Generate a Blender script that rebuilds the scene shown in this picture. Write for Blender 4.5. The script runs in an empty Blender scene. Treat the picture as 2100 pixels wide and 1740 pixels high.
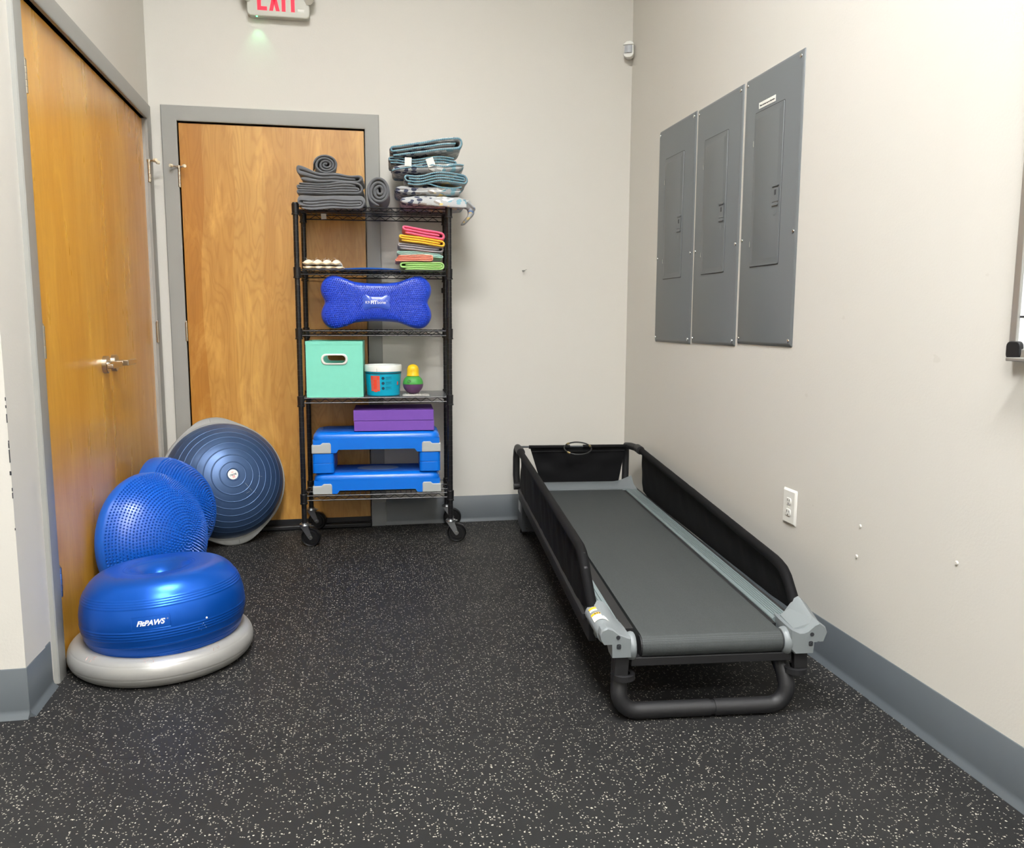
import bpy, math, random
from mathutils import Vector, Matrix, noise
random.seed(7)
PI = math.pi
SC = bpy.context.scene
COL = SC.collection

# ------------------------------------------------------------------ colours
def lin(c):
    return tuple(((v/255)/12.92 if v/255 <= .04045 else ((v/255+.055)/1.055)**2.4) for v in c)

# ------------------------------------------------------------------ materials
def new_mat(name):
    m = bpy.data.materials.new(name); m.use_nodes = True
    nt = m.node_tree; b = nt.nodes['Principled BSDF']
    return m, nt, b
def N(nt, t, **kw):
    n = nt.nodes.new(t)
    for k, v in kw.items():
        if k in n.inputs.keys() if hasattr(n.inputs, 'keys') else False: n.inputs[k].default_value = v
        else: setattr(n, k, v)
    return n
def math_n(nt, op, a, b=None, clamp=False):
    n = nt.nodes.new('ShaderNodeMath'); n.operation = op; n.use_clamp = clamp
    for i, v in enumerate((a, b)):
        if v is None: continue
        if isinstance(v, (int, float)): n.inputs[i].default_value = v
        else: nt.links.new(v, n.inputs[i])
    return n.outputs[0]
def mixc(nt, fac, a, b, mode='MIX'):
    n = nt.nodes.new('ShaderNodeMix'); n.data_type = 'RGBA'; n.blend_type = mode
    for i, v in ((0, fac), (6, a), (7, b)):
        if isinstance(v, (int, float)): n.inputs[i].default_value = v
        elif isinstance(v, tuple): n.inputs[i].default_value = (*v, 1)
        else: nt.links.new(v, n.inputs[i])
    return n.outputs[2]
def coords(nt, scale=(1,1,1), loc=(0,0,0), kind='Object'):
    tc = nt.nodes.new('ShaderNodeTexCoord'); mp = nt.nodes.new('ShaderNodeMapping')
    nt.links.new(tc.outputs[kind], mp.inputs[0]); mp.inputs['Scale'].default_value = scale; mp.inputs['Location'].default_value = loc
    return mp.outputs[0]
def tex_noise(nt, vec, scale, detail=3, rough=.5, dist=0):
    n = nt.nodes.new('ShaderNodeTexNoise'); nt.links.new(vec, n.inputs['Vector'])
    n.inputs['Scale'].default_value = scale; n.inputs['Detail'].default_value = detail
    n.inputs['Roughness'].default_value = rough; n.inputs['Distortion'].default_value = dist
    return n.outputs['Fac']
def ramp(nt, fac, stops):
    r = nt.nodes.new('ShaderNodeValToRGB'); nt.links.new(fac, r.inputs[0])
    e = r.color_ramp.elements
    while len(e) < len(stops): e.new(.5)
    for i, (p, c) in enumerate(stops):
        e[i].position = p; e[i].color = (*c, 1)
    return r.outputs[0]
def bump(nt, b, h, strength, dist=.002):
    n = nt.nodes.new('ShaderNodeBump'); n.inputs['Strength'].default_value = strength; n.inputs['Distance'].default_value = dist
    nt.links.new(h, n.inputs['Height']); nt.links.new(n.outputs[0], b.inputs['Normal'])
def mat(name, col, rough=.5, metal=0, var=.06, vscale=8, bmp=0, bscale=200, bdist=.001, spec=.5, coat=0, sheen=0, stretch=(1,1,1)):
    """plain procedural surface: base colour with slight cloudy variation and fine bump"""
    m, nt, b = new_mat(name); c = lin(col)
    v = coords(nt, stretch)
    f = tex_noise(nt, v, vscale, 4, .55)
    nt.links.new(mixc(nt, f, tuple(x*(1-var) for x in c), tuple(min(1, x*(1+var)) for x in c)), b.inputs['Base Color'])
    b.inputs['Roughness'].default_value = rough; b.inputs['Metallic'].default_value = metal
    b.inputs['Specular IOR Level'].default_value = spec; b.inputs['Coat Weight'].default_value = coat
    b.inputs['Coat Roughness'].default_value = .15
    b.inputs['Sheen Weight'].default_value = sheen
    if bmp: bump(nt, b, tex_noise(nt, v, bscale, 2, .5), bmp, bdist)
    return m

def wood(name, c_dark, c_mid, c_light, seed, strip=.21, rough=.3, gr=.26):
    m, nt, b = new_mat(name)
    tc = nt.nodes.new('ShaderNodeTexCoord'); sep = nt.nodes.new('ShaderNodeSeparateXYZ'); nt.links.new(tc.outputs['Object'], sep.inputs[0])
    X, Z = sep.outputs[0], sep.outputs[2]
    wob = tex_noise(nt, coords(nt, (.5,1,.6), (seed,0,0)), 1.6, 2)
    xs = math_n(nt, 'ADD', X, math_n(nt, 'MULTIPLY', wob, .10))
    sid = math_n(nt, 'FLOOR', math_n(nt, 'DIVIDE', xs, strip))
    wn = nt.nodes.new('ShaderNodeTexWhiteNoise'); wn.noise_dimensions = '1D'
    nt.links.new(math_n(nt, 'ADD', sid, seed), wn.inputs['W'])
    off = math_n(nt, 'MULTIPLY', wn.outputs['Value'], 40)
    cb = nt.nodes.new('ShaderNodeCombineXYZ')
    nt.links.new(math_n(nt, 'ADD', math_n(nt, 'MULTIPLY', X, 5.5), off), cb.inputs[0]); nt.links.new(math_n(nt, 'MULTIPLY', Z, .95), cb.inputs[2])
    fld = tex_noise(nt, cb.outputs[0], 1.0, 3, .5, .3)          # flame-like growth rings
    ring = math_n(nt, 'SINE', math_n(nt, 'MULTIPLY', fld, 150))
    ring = math_n(nt, 'POWER', math_n(nt, 'MULTIPLY', math_n(nt, 'ADD', ring, 1), .5), 3)
    fine = tex_noise(nt, coords(nt, (1,1,.02), (seed*3,0,0)), 230, 3, .6)
    med = tex_noise(nt, coords(nt, (1,1,.12), (seed,0,5)), 14, 4, .6)
    c = mixc(nt, wn.outputs['Value'], lin(c_mid), lin(c_light))
    mr = nt.nodes.new('ShaderNodeMapRange'); nt.links.new(med, mr.inputs[0]); mr.inputs[1].default_value=.3; mr.inputs[2].default_value=.7
    c = mixc(nt, math_n(nt, 'MULTIPLY', mr.outputs[0], .45), c, lin(c_dark))
    c = mixc(nt, math_n(nt, 'MULTIPLY', ring, gr), c, lin(c_dark))
    c = mixc(nt, math_n(nt, 'MULTIPLY', fine, .22), c, lin(c_dark))
    fig = tex_noise(nt, coords(nt, (1,1,.3), (2,seed,1)), 7, 5, .65, 1.2)      # curly figure, its shimmering highlights painted as lighter blotches
    fm = nt.nodes.new('ShaderNodeMapRange'); nt.links.new(fig, fm.inputs[0]); fm.inputs[1].default_value=.52; fm.inputs[2].default_value=.75
    c = mixc(nt, math_n(nt, 'MULTIPLY', fm.outputs[0], .32), c, lin(tuple(min(255, v*1.10+10) for v in c_light)))
    nt.links.new(c, b.inputs['Base Color'])
    b.inputs['Roughness'].default_value = rough
    nt.links.new(math_n(nt, 'ADD', math_n(nt, 'MULTIPLY', med, .2), rough-.1), b.inputs['Roughness'])
    b.inputs['Coat Weight'].default_value = .25; b.inputs['Coat Roughness'].default_value = .25
    bump(nt, b, fine, .05, .001)
    return m

def rubber_floor():
    m, nt, b = new_mat('speckled_rubber')
    v = coords(nt)
    base = mixc(nt, tex_noise(nt, v, 1.3, 5, .6), lin((30,30,30)), lin((38,38,38)))
    base = mixc(nt, math_n(nt, 'MULTIPLY', tex_noise(nt, v, 320, 2), .35), base, lin((46,46,46)))
    nz = nt.nodes.new('ShaderNodeTexNoise'); nt.links.new(v, nz.inputs['Vector']); nz.inputs['Scale'].default_value = 260
    mx = nt.nodes.new('ShaderNodeVectorMath'); mx.operation = 'MULTIPLY_ADD'
    nt.links.new(nz.outputs['Color'], mx.inputs[0]); mx.inputs[1].default_value = (.008,.008,0); nt.links.new(v, mx.inputs[2])
    out = None
    for sc, rad, keep in ((105,.185,.16), (180,.24,.12), (55,.07,.14)):
        vo = nt.nodes.new('ShaderNodeTexVoronoi'); vo.voronoi_dimensions = '2D'; vo.inputs['Scale'].default_value = sc
        nt.links.new(mx.outputs[0], vo.inputs['Vector'])
        near = math_n(nt, 'LESS_THAN', vo.outputs['Distance'], rad)
        sp = nt.nodes.new('ShaderNodeSeparateColor'); nt.links.new(vo.outputs['Color'], sp.inputs[0])
        k = math_n(nt, 'MULTIPLY', near, math_n(nt, 'LESS_THAN', sp.outputs[0], keep))
        k = math_n(nt, 'MULTIPLY', k, math_n(nt, 'ADD', math_n(nt, 'MULTIPLY', sp.outputs[1], .7), .35), True)
        out = k if out is None else math_n(nt, 'MAXIMUM', out, k)
    c = mixc(nt, out, base, lin((196,190,176)))
    # roll seam running across the room
    sep = nt.nodes.new('ShaderNodeSeparateXYZ'); tc = nt.nodes.new('ShaderNodeTexCoord'); nt.links.new(tc.outputs['Object'], sep.inputs[0])
    yy = math_n(nt, 'ADD', sep.outputs[1], math_n(nt, 'ADD', math_n(nt, 'MULTIPLY', sep.outputs[0], .035), 2.309))
    seam = math_n(nt, 'LESS_THAN', math_n(nt, 'ABSOLUTE', yy), .0012)
    c = mixc(nt, seam, c, lin((12,12,12)))
    nt.links.new(c, b.inputs['Base Color'])
    nt.links.new(math_n(nt, 'ADD', math_n(nt, 'MULTIPLY', tex_noise(nt, v, 2.2, 4), .2), .45), b.inputs['Roughness'])
    b.inputs['Specular IOR Level'].default_value = .18
    bump(nt, b, tex_noise(nt, v, 420, 2), .25, .0012)
    return m

def pattern_cloth(name='paw_print_fleece'):
    m, nt, b = new_mat(name)
    v = coords(nt, (1,1,1.6))
    vo = nt.nodes.new('ShaderNodeTexVoronoi'); vo.inputs['Scale'].default_value = 34; nt.links.new(v, vo.inputs['Vector'])
    vb = nt.nodes.new('ShaderNodeTexVoronoi'); vb.inputs['Scale'].default_value = 9; nt.links.new(v, vb.inputs['Vector'])
    sp = nt.nodes.new('ShaderNodeSeparateColor'); nt.links.new(vo.outputs['Color'], sp.inputs[0])
    sb = nt.nodes.new('ShaderNodeSeparateColor'); nt.links.new(vb.outputs['Color'], sb.inputs[0])
    r = nt.nodes.new('ShaderNodeValToRGB'); r.color_ramp.interpolation = 'CONSTANT'; nt.links.new(sb.outputs[0], r.inputs[0])
    st = [(0,(120,170,185)),(.22,(35,48,80)),(.36,(228,200,125)),(.52,(235,235,230)),(.68,(150,140,130)),(.82,(100,130,175))]
    e = r.color_ramp.elements
    while len(e) < len(st): e.new(.5)
    for i, (p, c) in enumerate(st): e[i].position = p; e[i].color = (*lin(c), 1)
    blob = math_n(nt, 'MULTIPLY', math_n(nt, 'LESS_THAN', vo.outputs['Distance'], .47), math_n(nt, 'LESS_THAN', sp.outputs[1], .86))
    c = mixc(nt, blob, lin((182,184,184)), r.outputs[0])
    c = mixc(nt, math_n(nt, 'MULTIPLY', tex_noise(nt, v, 300, 2), .25), c, lin((190,190,190)))
    nt.links.new(c, b.inputs['Base Color']); b.inputs['Roughness'].default_value = 1; b.inputs['Specular IOR Level'].default_value = .15
    bump(nt, b, tex_noise(nt, v, 240, 3), .7, .004)
    return m

def stitch_mat():
    m, nt, b = new_mat('teal_overlock_stitch')
    v = coords(nt)
    w = nt.nodes.new('ShaderNodeTexWave'); w.inputs['Scale'].default_value = 70; w.inputs['Distortion'].default_value = 2; nt.links.new(v, w.inputs['Vector'])
    nt.links.new(mixc(nt, math_n(nt, 'GREATER_THAN', w.outputs['Fac'], .72), lin((60,118,142)), lin((178,204,208))), b.inputs['Base Color'])
    b.inputs['Roughness'].default_value = .9
    return m

def belt_mat():
    m, nt, b = new_mat('woven_belt_rubber')
    v = coords(nt)
    sc = tex_noise(nt, coords(nt, (9,1.2,1)), 3, 5, .7)
    c = mixc(nt, sc, lin((62,67,67)), lin((72,77,77)))
    scr = tex_noise(nt, coords(nt, (1,3.2,1), (3,1,0)), 26, 3, .7)
    c = mixc(nt, math_n(nt, 'MULTIPLY', math_n(nt, 'GREATER_THAN', scr, .79), .22), c, lin((135,135,135)))
    nt.links.new(c, b.inputs['Base Color']); b.inputs['Roughness'].default_value = .72
    ck = nt.nodes.new('ShaderNodeTexVoronoi'); ck.inputs['Scale'].default_value = 260; ck.inputs['Randomness'].default_value = .15; nt.links.new(v, ck.inputs['Vector'])
    c = mixc(nt, math_n(nt, 'MULTIPLY', math_n(nt, 'GREATER_THAN', ck.outputs['Distance'], .42), .5), c, lin((40,42,42)))
    nt.links.new(c, b.inputs['Base Color'])
    bump(nt, b, ck.outputs['Distance'], .55, .0012)
    return m

M = {}
def wall_paint():
    m, nt, b = new_mat('beige_eggshell_paint')
    v = coords(nt)
    c = mixc(nt, tex_noise(nt, v, 1.1, 4, .6), lin((209,205,196)), lin((214,211,203)))
    sc = tex_noise(nt, coords(nt, (1,1,1.7), (4,2,1)), 16, 2, .4)
    c = mixc(nt, math_n(nt, 'MULTIPLY', math_n(nt, 'GREATER_THAN', sc, .79), .12), c, lin((168,158,142)))
    nt.links.new(c, b.inputs['Base Color'])
    b.inputs['Roughness'].default_value = .55; b.inputs['Specular IOR Level'].default_value = .3
    bump(nt, b, tex_noise(nt, v, 130, 3, .6), .16, .002)
    return m
M['wall'] = wall_paint()
M['ceiling'] = mat('white_ceiling_tile', (196,194,189), .9, var=.03, bmp=.3, bscale=90)
M['floor'] = rubber_floor()
M['wood_l'] = wood('amber_birch_veneer', (196,126,28), (222,158,42), (234,178,66), 11, .26, .30, .14)
M['wood_b'] = wood('natural_birch_veneer', (158,102,36), (186,128,50), (220,172,90), 4, .15, .36, .30)
M['frame'] = mat('grey_enamel_trim', (152,152,147), .38, var=.03, spec=.5)
M['cove'] = mat('slate_vinyl_cove', (88,94,98), .42, var=.10, vscale=5)
M['cove_toe'] = mat('pale_vinyl_toe', (132,135,136), .35, var=.05)
M['black_rubber'] = mat('black_rubber', (22,22,24), .5, var=.1)
M['steel'] = mat('brushed_steel', (196,188,172), .28, 1, var=.08, vscale=60, stretch=(1,1,.1))
M['zinc'] = mat('zinc_plate', (180,184,188), .3, 1, var=.1, vscale=30)
M['screw'] = mat('screw_steel', (206,208,206), .25, 1)
M['panel_grey'] = mat('electrical_grey_enamel', (106,110,112), .42, var=.025, vscale=4)
M['panel_dark'] = mat('panel_shadow_gap', (58,60,62), .6)
M['white_plastic'] = mat('white_plastic', (232,231,224), .32, var=.02)
M['offwhite'] = mat('off_white_plastic', (190,190,178), .4, var=.03)
M['sensor_lens'] = mat('frosted_sensor_lens', (176,180,184), .35, var=.05, vscale=40)
M['cream_rubber'] = mat('cream_rubber', (238,228,200), .5)
M['label_white'] = mat('label_paper', (236,236,228), .6, var=.01)
M['ink'] = mat('dark_ink', (40,42,46), .6)
M['ink_navy'] = mat('navy_ink', (18,62,84), .5)
M['exit_red'] = mat('exit_red', (236,20,58), .4)
M['black_epoxy'] = mat('black_epoxy', (24,24,26), .32, var=.1, vscale=20)
M['black_wheel'] = mat('black_wheel_rubber', (18,18,19), .36)
M['grey_fleece'] = mat('charcoal_fleece', (100,102,106), .95, var=.10, vscale=14, bmp=.4, bscale=420, bdist=.001, sheen=.35)
M['paw'] = pattern_cloth()
M['stitch'] = stitch_mat()
def cloth(n, c): return mat(n, c, .95, var=.08, vscale=20, bmp=.35, bscale=500, sheen=.25)
M['pink'] = cloth('pink_towel', (242,102,138)); M['yellow'] = cloth('yellow_towel', (246,196,56))
M['greyt'] = cloth('grey_towel', (158,154,160)); M['mint'] = cloth('mint_towel', (174,216,206))
M['coral'] = cloth('coral_towel', (247,158,134)); M['green'] = cloth('green_towel', (172,220,132))
M['cream_cloth'] = cloth('white_cotton', (238,232,216)); M['tan_piping'] = cloth('tan_piping', (226,200,150))
M['spiky'] = mat('spiky_blue_vinyl', (6,84,180), .33, 0, var=.05, spec=.6)
M['bone'] = mat('royal_blue_vinyl', (34,72,200), .34, 0, var=.04, spec=.6)
M['bone_badge'] = mat('glossy_blue_badge', (62,92,196), .12)
M['logo_white'] = mat('white_logo_print', (240,242,244), .5, var=.01)
M['donut'] = mat('pearl_blue_vinyl', (10,88,192), .30, .55, var=.05, vscale=5, spec=.6)
M['ring'] = mat('silver_grey_vinyl', (158,157,153), .34, .25, var=.07, vscale=9)
M['ring_stain'] = mat('reddish_scuff', (182,140,130), .5)
M['bosu_blue'] = mat('slate_blue_dome_vinyl', (66,92,132), .38, .45, var=.12, vscale=4)
M['bosu_grey'] = mat('warm_grey_platform', (150,151,148), .5, var=.05)
M['seam_line'] = mat('seam_line', (104,106,104), .5)
M['mint_fabric'] = mat('mint_nonwoven_fabric', (128,216,192), .8, var=.05, vscale=30, bmp=.3, bscale=300)
M['bucket'] = mat('turquoise_bucket', (0,168,200), .3, var=.03)
M['bucket_dark'] = mat('bucket_dark_band', (14,52,68), .35)
M['bucket_lid'] = mat('bucket_lid_white', (236,238,234), .35, var=.02)
M['label_red'] = mat('label_orange_red', (240,78,52), .5)
M['toy_green'] = mat('toy_green', (70,158,68), .5); M['toy_purple'] = mat('toy_purple', (104,66,108), .5); M['toy_yellow'] = mat('toy_yellow', (236,194,22), .5)
M['foam'] = mat('purple_foam', (122,78,176), .8, var=.06, vscale=30, bmp=.3, bscale=500)
M['step_blue'] = mat('step_blue_plastic', (10,114,222), .26, var=.03)
M['step_tread'] = mat('step_tread_blue', (14,78,164), .7, bmp=.6, bscale=160)
M['logo_oval'] = mat('faded_oval_print', (104,128,168), .5, var=.15, vscale=60)
M['step_grey'] = mat('step_grey_plastic', (176,180,178), .4, var=.03)
M['liner'] = mat('smoked_shelf_liner', (84,88,92), .25, var=.1)
M['red_strap'] = mat('red_webbing', (190,44,44), .8)
M['blue_flat'] = mat('flat_blue_vinyl', (34,96,184), .4)
M['belt'] = belt_mat()
M['tm_black'] = mat('matte_black_powder', (27,27,29), .55, var=.08)
M['tm_fabric'] = mat('black_nylon_fabric', (10,10,12), .75, var=.15, vscale=12, bmp=.3, bscale=350, spec=.2)
M['tm_grey'] = mat('grey_abs_plastic', (122,128,130), .38, var=.03)
M['tm_rail'] = mat('ribbed_rail_plastic', (118,130,131), .42, var=.03)
M['tm_box'] = mat('dark_steel_box', (52,56,60), .45, var=.08)
M['orange'] = mat('warning_orange', (250,170,20), .5)
M['cable'] = mat('black_cable', (34,34,32), .4); M['brass'] = mat('brass_ferrule', (168,150,104), .35, .8)
M['alu'] = mat('satin_aluminium', (176,176,172), .35, .7); M['board'] = mat('whiteboard_enamel', (238,240,240), .15, var=.01)
def bag_mat():
    m, nt, b = new_mat('clear_crumpled_film')
    b.inputs['Base Color'].default_value = (*lin((216,214,206)), 1); b.inputs['Roughness'].default_value = .25
    b.inputs['Alpha'].default_value = .62
    v = coords(nt); bump(nt, b, tex_noise(nt, v, 60, 3), .6, .004)
    return m
M['bag'] = bag_mat()
def emis(name, col, s):
    m, nt, b = new_mat(name)
    b.inputs['Base Color'].default_value = (*lin(col), 1)
    b.inputs['Emission Color'].default_value = (*lin(col), 1); b.inputs['Emission Strength'].default_value = s
    return m
M['fixture_grey'] = mat('grey_cutoff_frame', (120,120,118), .6)
M['exit_red'] = emis('lit_exit_red', (255,12,52), .55)
M['led'] = emis('green_led', (60,255,120), 12)
M['diffuser'] = emis('troffer_diffuser', (255,255,255), 74)

# ------------------------------------------------------------------ mesh builder
class MB:
    def __init__(s): s.v = []; s.f = []; s.flat = set()
    def add(s, vs, fs, T=None):
        o = len(s.v)
        s.v += [tuple(T @ Vector(p)) if T is not None else tuple(p) for p in vs]
        s.f += [tuple(i+o for i in f) for f in fs]
        return s
    def box(s, x0, x1, y0, y1, z0, z1, T=None):
        v = [(x0,y0,z0),(x1,y0,z0),(x1,y1,z0),(x0,y1,z0),(x0,y0,z1),(x1,y0,z1),(x1,y1,z1),(x0,y1,z1)]
        return s.add(v, [(0,3,2,1),(4,5,6,7),(0,1,5,4),(1,2,6,5),(2,3,7,6),(3,0,4,7)], T)
    def rings(s, rs, close=True, cap=True, T=None):
        """rs: list of equal-length point loops"""
        n = len(rs[0]); v = [p for r in rs for p in r]; f = []
        for i in range(len(rs)-1):
            for j in range(n if close else n-1):
                k = (j+1) % n
                f.append((i*n+j, i*n+k, (i+1)*n+k, (i+1)*n+j))
        if cap: f.append(tuple(range(n-1, -1, -1))); f.append(tuple((len(rs)-1)*n+j for j in range(n)))
        return s.add(v, f, T)
    def lathe(s, prof, seg=32, T=None, cap=True):
        rs = [[(max(r,1e-5)*math.cos(2*PI*j/seg), max(r,1e-5)*math.sin(2*PI*j/seg), z) for j in range(seg)] for r, z in prof]
        return s.rings(rs, True, cap, T)
    def tube(s, pts, r, seg=8, closed=False, T=None):
        pts = [Vector(p) for p in pts]; n = len(pts); rs = []; up = None
        for i, p in enumerate(pts):
            a = pts[(i-1) % n] if (closed or i > 0) else p; b = pts[(i+1) % n] if (closed or i < n-1) else p
            d = (b-a).normalized()
            if up is None:
                up = Vector((0,0,1)) if abs(d.z) < .9 else Vector((1,0,0))
            side = d.cross(up).normalized(); up = side.cross(d).normalized()
            rr = r[i] if isinstance(r, (list, tuple)) else r
            rs.append([tuple(p + side*rr*math.cos(2*PI*j/seg) + up*rr*math.sin(2*PI*j/seg)) for j in range(seg)])
        if closed: rs.append(rs[0])
        return s.rings(rs, True, not closed, T)
    def prism(s, poly, y0, y1, T=None, axis='y'):
        """poly in (x,z), extruded along y (or given as (x,y) extruded along z)"""
        if axis == 'y': a = [(x, y0, z) for x, z in poly]; b = [(x, y1, z) for x, z in poly]
        else: a = [(x, y, y0) for x, y in poly]; b = [(x, y, y1) for x, y in poly]
        return s.rings([a, b], True, True, T)
    def sphere(s, c, r, seg=16, rg=10, sc=(1,1,1), T=None):
        rs = []
        for i in range(rg+1):
            a = -PI/2 + PI*i/rg
            rs.append([(c[0]+sc[0]*r*max(math.cos(a),1e-4)*math.cos(2*PI*j/seg), c[1]+sc[1]*r*max(math.cos(a),1e-4)*math.sin(2*PI*j/seg), c[2]+sc[2]*r*math.sin(a)) for j in range(seg)])
        return s.rings(rs, True, True, T)
    def build(s, name, m, parent=None, smooth=False, bevel=0, seg=2, sub=0, loc=None, rot=None, auto=40):
        me = bpy.data.meshes.new(name); me.from_pydata(s.v, [], s.f)
        me.materials.append(M[m] if isinstance(m, str) else m)
        o = bpy.data.objects.new(name, me); COL.objects.link(o)
        import bmesh
        bm = bmesh.new(); bm.from_mesh(me); bmesh.ops.recalc_face_normals(bm, faces=bm.faces)
        if smooth:
            for f in bm.faces: f.smooth = True
            lim = math.radians(auto)
            for e in bm.edges:
                if len(e.link_faces) == 2 and e.calc_face_angle(0) > lim: e.smooth = False
        bm.to_mesh(me); bm.free()
        if bevel:
            b = o.modifiers.new('bevel', 'BEVEL'); b.width = bevel; b.segments = seg; b.limit_method = 'ANGLE'; b.angle_limit = math.radians(35)
            b.harden_normals = True
            for p in me.polygons: p.use_smooth = True
        if sub:
            b = o.modifiers.new('sub', 'SUBSURF'); b.levels = sub; b.render_levels = sub
        if parent: o.parent = parent
        if loc: o.location = loc
        if rot: o.rotation_euler = rot
        return o

def thing(name, label, cat, loc=(0,0,0), rotz=0, group=None, rot=None):
    o = bpy.data.objects.new(name, None); COL.objects.link(o); o.empty_display_size = .05
    o.location = loc; o.rotation_euler = rot if rot else (0,0,rotz); o['label'] = label; o['category'] = cat
    if group: o['group'] = group
    return o
def tag(o, label, cat, group=None):
    o['label'] = label; o['category'] = cat
    if group: o['group'] = group
    return o
def struct(o): o['kind'] = 'structure'; return o
def copy_tree(o, parent=None):
    c = o.copy(); COL.objects.link(c); c.parent = parent
    for ch in list(o.children): copy_tree(ch, c)
    return c
def text(name, s, m, parent, size, loc=(0,0,0), rot=(PI/2,0,0), bold=0, extrude=.0004, shear=0, warp=None, align='CENTER', spacing=1):
    cu = bpy.data.curves.new(name, 'FONT'); cu.body = s; cu.size = size; cu.align_x = align; cu.align_y = 'CENTER'
    cu.extrude = extrude; cu.offset = bold; cu.shear = shear; cu.space_character = spacing
    t = bpy.data.objects.new(name+'_curve', cu); COL.objects.link(t)
    bpy.context.view_layer.update()
    me = bpy.data.meshes.new_from_object(t.evaluated_get(bpy.context.evaluated_depsgraph_get()))
    bpy.data.objects.remove(t); bpy.data.curves.remove(cu)
    if warp:
        for v in me.vertices: v.co = warp(v.co)
    me.materials.clear(); me.materials.append(M[m])
    o = bpy.data.objects.new(name, me); COL.objects.link(o); o.parent = parent
    if not warp: o.location = loc; o.rotation_euler = rot
    return o
def rrect(cx, cz, w, h, r, n=5):
    pts = []
    for sx, sz, a0 in ((1,1,0),(-1,1,90),(-1,-1,180),(1,-1,270)):
        for k in range(n+1):
            a = math.radians(a0 + 90*k/n); pts.append((cx+sx*(w/2-r)+r*math.cos(a), cz+sz*(h/2-r)+r*math.sin(a)))
    return pts
def arc(cx, cy, r, a0, a1, n):
    return [(cx+r*math.cos(math.radians(a0+(a1-a0)*k/n)), cy+r*math.sin(math.radians(a0+(a1-a0)*k/n))) for k in range(n+1)]

# ------------------------------------------------------------------ camera
cam = bpy.data.cameras.new('camera'); co = bpy.data.objects.new('camera', cam); COL.objects.link(co)
F_, YAW, PITCH, ROLL = 1690.483, .18922706, .12909985, .00361167
cam.sensor_fit = 'HORIZONTAL'; cam.sensor_width = 36; cam.lens = F_*36/2100; cam.clip_start = .05
fw = Vector((math.sin(YAW)*math.cos(PITCH), math.cos(YAW)*math.cos(PITCH), -math.sin(PITCH)))
rt = Vector((math.cos(YAW), -math.sin(YAW), 0)); up = rt.cross(fw)
rt2 = rt*math.cos(ROLL)+up*math.sin(ROLL); up2 = -rt*math.sin(ROLL)+up*math.cos(ROLL)
mw = Matrix((rt2, up2, -fw)).transposed().to_4x4(); mw.translation = Vector((.83611649, -4.46960293, 1.13503475))
co.matrix_world = mw; SC.camera = co

# ------------------------------------------------------------------ room
CH = 4.3; XR = 2.347; XL = -.1295; TH = -.01778; YB = -7.6; XW = -2.8
sL = 2.03                                                     # length of the left wall run
def L(s, off=0):                                             # point on the left wall, off into the room
    return (XL - math.sin(TH)*s + math.cos(TH)*off, -math.cos(TH)*s - math.sin(TH)*off)
cx_, cy_ = L(sL)
struct(MB().box(XW-.2, XR+.2, YB-.2, .2, -.1, 0).build('floor', 'floor'))
struct(MB().box(XW-.2, XR+.2, YB-.2, .2, CH, CH+.1).build('ceiling', 'ceiling'))
# back wall with the door opening
DW, DH = .914, 2.0905
wb = MB(); wb.box(XW, -.0, 0, .15, 0, CH); wb.box(DW, XR+.15, 0, .15, 0, CH); wb.box(0, DW, 0, .15, DH, CH); wb.box(0, DW, .10, .15, 0, DH)
struct(wb.build('wall_back', 'wall'))
struct(MB().box(XR, XR+.15, YB, 0, 0, CH).build('wall_right', 'wall'))
# left wall (with opening for the double door), in wall coordinates then rotated
def lbox(mb, s0, s1, o0, o1, z0, z1):
    p = [L(s0,o0), L(s1,o0), L(s1,o1), L(s0,o1)]
    mb.rings([[(*q, z0) for q in p], [(*q, z1) for q in p]]); return mb
wl = MB(); D0, D1 = .105, 1.742; LH = 2.075
lbox(wl, -.02, D0, -.15, 0, 0, CH); lbox(wl, D1, sL-.02, -.15, 0, 0, CH); lbox(wl, D0, D1, -.15, 0, LH, CH); lbox(wl, D0, D1, -.15, -.10, 0, LH)
ox = MB().box(XW, cx_, cy_, cy_+.15, 0, CH)
w1 = struct(wl.build('wall_left', 'wall'))
w2 = struct(ox.build('wall_return', 'wall'))
struct(MB().box(XW-.15, XW, YB, cy_+.15, 0, CH).build('wall_far_left', 'wall'))
struct(MB().box(XW, XR, YB-.15, YB, 0, CH).build('wall_front', 'wall'))
# chipped paint on the outside corner
for z, h, w in ((.905,.012,.003),(.885,.01,.004),(.845,.03,.003),(.79,.008,.003),(.775,.018,.004),(.735,.045,.004),(.70,.014,.008),(.655,.012,.003),(.635,.02,.003),(.545,.008,.003)):
    c = MB().box(cx_-w*.45, cx_+.0006, cy_-.0006, cy_+.0015, z, z+h*.8).build('paint_chip', 'panel_dark', w1)
# cove base: profile swept along straight runs
def cove(name, pts2, flip=1, toe=.012, h=.146):
    (xa, ya), (xb, yb) = pts2; d = Vector((xb-xa, yb-ya)).normalized(); n = Vector((-d.y, d.x))*flip
    prof = [(0,0),(toe,0),(toe*.95,.003),(.006,.012),(.0035,.024),(.003,h-.002),(.001,h),(0,h)]
    mb = MB(); mb.rings([[(x+n.x*o, y+n.y*o, z) for o, z in prof] for x, y in pts2])
    return struct(mb.build(name, 'cove', smooth=True, auto=50))
cove('baseboard_back', ((.992,0),(XR,0)), -1)
cove('baseboard_right', ((XR,0),(XR,YB)), -1, toe=.016)
a, b = L(1.835), L(sL+.002); cove('baseboard_left', (a, b), 1, toe=.018)
cove('baseboard_return', ((cx_+.003,cy_),(XW,cy_)), 1, toe=.018)
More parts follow.
